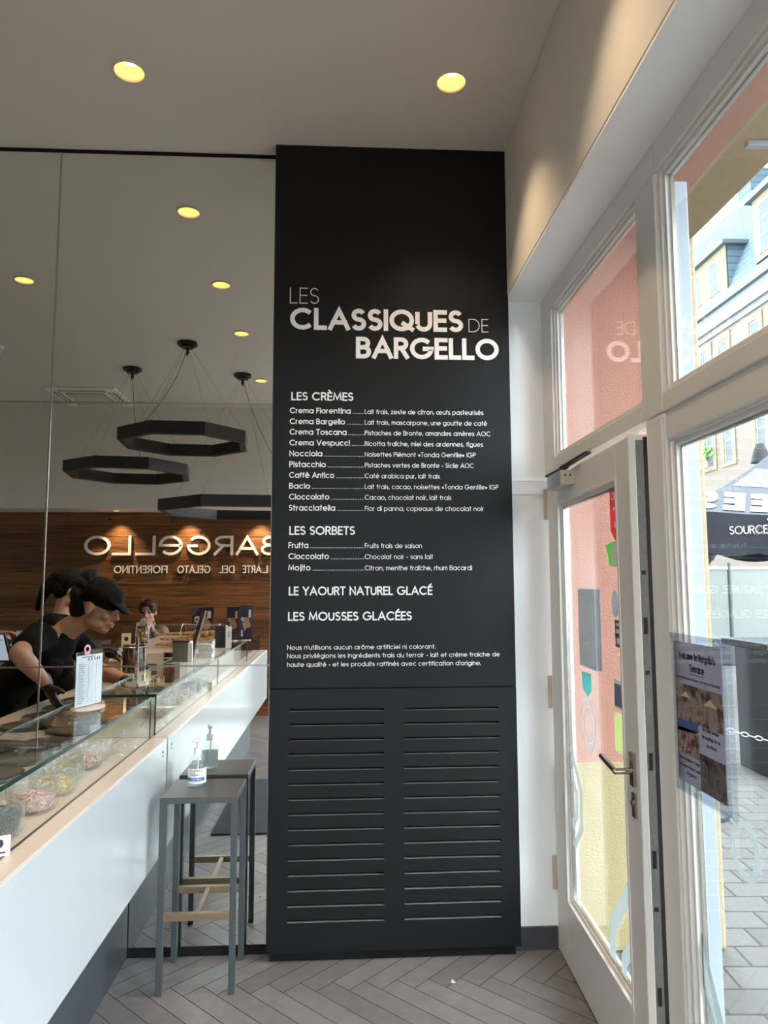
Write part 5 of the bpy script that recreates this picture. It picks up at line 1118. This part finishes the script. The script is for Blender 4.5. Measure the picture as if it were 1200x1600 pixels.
# attendant leaning over the counter
p1 = thing('person', 'person in black cap, black shirt and black gloves leaning over the counter lids', 'person', (-1.98, 2.43, 0))
H = Head((-1.375, 2.43, 1.452), (.955, .02, -.295), (.3, 0, .95), 1.13)
nk = (-1.535, 2.43, 1.315); chs, wst, pel = (-1.64, 2.43, 1.20), (-1.80, 2.43, 1.04), (-1.965, 2.43, .90)
shL, elL, wrL = (-1.605, 2.615, 1.30), (-1.60, 2.845, 1.235), (-1.520, 2.70, 1.068); shR, elR, wrR = (-1.575, 2.245, 1.285), (-1.44, 2.16, 1.07), (-1.245, 2.21, 1.005)
hip, kne, ank = [(-1.96, 2.52, .86), (-1.96, 2.34, .86)], [(-1.90, 2.53, .47), (-1.92, 2.33, .47)], [(-1.97, 2.53, .075), (-1.98, 2.33, .075)]
b = MB(); H.flesh(b, nk); torso(b, nk, chs, wst, pel, (shL, shR), bust=.085); limb(b, shL, .056, elL, .046, wrL, .029); limb(b, shR, .056, elR, .046, wrR, .029)
hand(b, wrL, (.40, -.12, -.9), (.5, -.6, .3), curl=.35, side=-1); hand(b, wrR, (.93, .05, -.3), (0, 0, -1), curl=.7); legs(b, hip, kne, ank, Vector((1, 0, 0)))
bd1 = solid('body', b, 'skin', p1, .0075); H.extras(p1)
b = MB(); torso(b, Vector(nk) + Vector((-.03, 0, -.03)), chs, wst, pel, (shL, shR), g=.012, bust=.088, rs=.066); b.cap(shL, .076, Vector(shL).lerp(Vector(elL), .60), .070); b.cap(shR, .076, Vector(shR).lerp(Vector(elR), .6), .070)
solid('shirt', b, 'shirt', p1, .008)
b = MB(); b.ball(pel, (.15, .19, .14)); b.cap(Vector(pel), .145, (-1.90, 2.43, .98), .13); legs(b, hip, kne, ank, Vector((1, 0, 0)), g=.018); solid('trousers', b, 'trousers', p1, .011)
for w, d, n_, sd_2, cu in ((wrL, (.40, -.12, -.9), (.5, -.6, .3), -1, .35), (wrR, (.93, .05, -.3), (0, 0, -1), 1, .7)):
    b = MB(); hand(b, w, d, n_, curl=cu, side=sd_2, infl=.004); b.cap(Vector(w) - Vector(d).normalized() * .03, .034, w, .033); solid('glove', b, 'glove', p1, .005, 2)
b = MB(); H.e(b, .0, 0, .058, .110, .090, .088); H.e(b, .035, 0, .055, .086, .084, .075)
for i in range(11): H.e(b, .075 + .0075 * i, 0, .052 - .0042 * i, .03, .078 - .0035 * i, .006)
solid('cap', b, 'cap', p1, .006, 2)
b = MB()
for i in range(70):
    a = random.random() * 6.28; e_ = random.uniform(-.6, 1.3); rr_ = random.uniform(.7, 1.)
    f_, r2_, u_ = -.052 - .055 * rr_ * abs(math.cos(e_)) * (.4 + .6 * abs(math.cos(a))), .075 * rr_ * math.cos(e_) * math.sin(a), .055 + .10 * rr_ * math.sin(e_)
    H.e(b, f_, r2_, u_, .028, .028, .028)
H.e(b, -.06, 0, .06, .07, .075, .09); H.e(b, -.062, 0, -.01, .062, .074, .085)
solid('hair', b, 'hair', p1, .007, 1)
b = MB(); b.ball(H.p(-.004, .092, -.048), .006); obj('earring', b, 'chrome', p1, smooth=True)

# second attendant behind
p2 = thing('person', 'person with dark tied hair and black shirt behind the attendant in the cap', 'person', (-1.87, 1.63, 0))
H2 = Head((-1.80, 1.63, 1.535), (.9, -.35, -.25), (.2, 0, .97), 1.05); nk2 = (-1.86, 1.63, 1.37)
sh2 = ((-1.86, 1.82, 1.31), (-1.86, 1.44, 1.31)); el2 = ((-1.80, 1.86, 1.06), (-1.80, 1.42, 1.06)); wr2 = ((-1.565, 1.80, 1.165), (-1.56, 1.50, 1.10))
hip2, kn2, an2 = [(-1.92, 1.72, .90), (-1.92, 1.54, .90)], [(-1.90, 1.72, .48), (-1.90, 1.54, .48)], [(-1.93, 1.72, .075), (-1.93, 1.54, .075)]
b = MB(); H2.flesh(b, nk2); torso(b, nk2, (-1.88, 1.63, 1.22), (-1.90, 1.63, 1.06), (-1.92, 1.63, .93), sh2, bust=.08)
for a, c, d in zip(sh2, el2, wr2): limb(b, a, .054, c, .044, d, .028)
hand(b, wr2[0], (.95, -.1, -.05), (0, 0, -1), curl=.8, side=-1); hand(b, wr2[1], (.95, .1, -.1), (0, 0, -1), curl=.8); legs(b, hip2, kn2, an2, Vector((1, 0, 0)))
solid('body', b, 'skin_pale', p2, .009); H2.extras(p2)
b = MB(); torso(b, Vector(nk2) + Vector((-.02, 0, -.02)), (-1.88, 1.63, 1.22), (-1.90, 1.63, 1.06), (-1.92, 1.63, .93), sh2, g=.013, bust=.083, rs=.066)
for a, c in zip(sh2, el2): b.cap(a, .074, Vector(a).lerp(Vector(c), .75), .066)
solid('shirt', b, 'shirt', p2, .010)
b = MB(); legs(b, hip2, kn2, an2, Vector((1, 0, 0)), g=.018); b.ball((-1.92, 1.63, .92), (.14, .18, .13)); solid('trousers', b, 'trousers', p2, .012)
for w, d, q in ((wr2[0], (.95, -.1, -.05), -1), (wr2[1], (.95, .1, -.1), 1)):
    b = MB(); hand(b, w, d, (0, 0, -1), curl=.8, side=q, infl=.004); b.cap(Vector(w) - Vector(d).normalized() * .03, .034, w, .033); solid('glove', b, 'glove', p2, .006, 2)
b = MB(); H2.e(b, -.02, 0, .045, .100, .087, .095); H2.e(b, -.06, 0, .0, .06, .07, .08)
b.cap(H2.p(-.10, 0, .06), .05, H2.p(-.15, .02, -.04), .042); b.cap(H2.p(-.15, .02, -.04), .042, H2.p(-.16, .03, -.16), .022)
solid('hair', b, 'hair', p2, .008, 1)

# seated guest with a hand to her cheek
p3 = thing('person', 'person with auburn hair and beige top sitting by the timber wall, hand at cheek', 'person', (-2.07, -1.12, 0))
H3 = Head((-2.03, -1.09, 1.275), (.05, .98, -.12), (0, .1, 1), 1.0); nk3 = (-2.07, -1.13, 1.12)
sh3 = ((-1.90, -1.13, 1.06), (-2.24, -1.13, 1.06)); el3 = ((-1.80, -.93, .86), (-2.30, -.98, .84)); wr3 = ((-1.945, -.93, 1.11), (-2.16, -.80, .80))
hip3, kn3, an3 = [(-1.98, -1.14, .52), (-2.16, -1.14, .52)], [(-1.97, -.72, .52), (-2.17, -.72, .52)], [(-1.97, -.70, .08), (-2.17, -.70, .08)]
b = MB(); H3.flesh(b, nk3); torso(b, nk3, (-2.07, -1.14, .95), (-2.07, -1.15, .78), (-2.07, -1.15, .60), sh3, bust=.08)
for a, c, d in zip(sh3, el3, wr3): limb(b, a, .052, c, .042, d, .027)
hand(b, wr3[0], (-.45, -.1, .9), (-.6, -.6, 0), curl=.7, side=1); hand(b, wr3[1], (.5, .8, -.1), (0, 0, -1), curl=.6); legs(b, hip3, kn3, an3, Vector((0, 1, 0)))
solid('body', b, 'skin_pale', p3, .009); H3.extras(p3)
b = MB(); torso(b, Vector(nk3) + Vector((0, -.01, -.03)), (-2.07, -1.14, .95), (-2.07, -1.15, .78), (-2.07, -1.15, .60), sh3, g=.015, bust=.083, rs=.066); b.cap((-2.02, -1.08, 1.10), .03, (-2.12, -1.08, 1.10), .03)
for a, c, d in zip(sh3, el3, wr3): limb(b, a, .07, c, .058, Vector(c).lerp(Vector(d), .8), .042)
solid('knit_top', b, 'knit', p3, .010)
b = MB(); legs(b, hip3, kn3, an3, Vector((0, 1, 0)), g=.016); b.ball((-2.07, -1.15, .58), (.18, .14, .12)); solid('trousers', b, 'trousers', p3, .012)
b = MB(); H3.e(b, -.025, 0, .045, .098, .088, .092); H3.e(b, .02, .05, .05, .07, .045, .065); H3.e(b, .02, -.05, .05, .07, .045, .065); H3.e(b, .06, .0, .095, .04, .07, .03); H3.e(b, -.07, 0, -.02, .05, .07, .09)
solid('hair', b, 'hair_red', p3, .007, 2)
bn = thing('bench', 'dark wooden bench under the seated guest at the timber wall', 'bench', (-2.0, -1.3, 0)); obj('seat', MB().box(-2.9, -1.75, -1.50, -.92, .36, .44), 'back_counter', bn, bevel=.006)
for x in (-2.85, -1.85): obj('leg', MB().box(x, x + .06, -1.46, -.96, 0, .36), 'back_counter', bn)

# customer at the left edge, only the dark sleeve and hand reach into the mirror
p4 = thing('person', 'person in dark navy sleeves holding a small card at the left edge of the mirror', 'person', (-3.42, .05, 0))
H4 = Head((-3.38, .05, 1.62), (.98, .1, -.1), (0, 0, 1), 1.0); nk4 = (-3.41, .05, 1.46)
sh4 = ((-3.42, .24, 1.38), (-3.42, -.14, 1.38)); el4 = ((-3.24, .20, 1.20), (-3.33, -.17, 1.14)); wr4 = ((-2.985, .10, 1.15), (-3.10, -.1, 1.13))
hip4, kn4, an4 = [(-3.43, .14, .92), (-3.43, -.04, .92)], [(-3.42, .14, .50), (-3.42, -.04, .50)], [(-3.44, .14, .075), (-3.44, -.04, .075)]
b = MB(); H4.flesh(b, nk4); torso(b, nk4, (-3.43, .05, 1.28), (-3.43, .05, 1.12), (-3.43, .05, .98), sh4)
for a, c, d in zip(sh4, el4, wr4): limb(b, a, .055, c, .044, d, .029)
hand(b, wr4[0], (.95, -.2, .1), (0, 0, -1), curl=.5, side=-1); hand(b, wr4[1], (.95, .1, -.1), (0, 0, -1), curl=.5); legs(b, hip4, kn4, an4, Vector((1, 0, 0)))
solid('body', b, 'skin_pale', p4, .010); H4.extras(p4)
b = MB(); torso(b, Vector(nk4) + Vector((0, 0, -.03)), (-3.43, .05, 1.28), (-3.43, .05, 1.12), (-3.43, .05, .98), sh4, g=.018, rs=.068)
for a, c, d in zip(sh4, el4, wr4): limb(b, a, .072, c, .06, Vector(c).lerp(Vector(d), .92), .044)
solid('jumper', b, mat('navy_knit', (28, 32, 44), .95, var=.1, bump=.2, bscale=60), p4, .011)
b = MB(); legs(b, hip4, kn4, an4, Vector((1, 0, 0)), g=.018); b.ball((-3.43, .05, .96), (.14, .18, .12)); solid('trousers', b, 'trousers', p4, .013)
b = MB(); H4.e(b, -.025, 0, .045, .098, .086, .092); solid('hair', b, 'hair', p4, .009, 2)
tag(obj('payment_card', MB().obox((-2.86, .08, 1.13), (.042, 0, 0), (0, .027, 0), (0, 0, .001)), 'grey_print'), 'small grey card held in the hand of the navy sleeved customer', 'card')
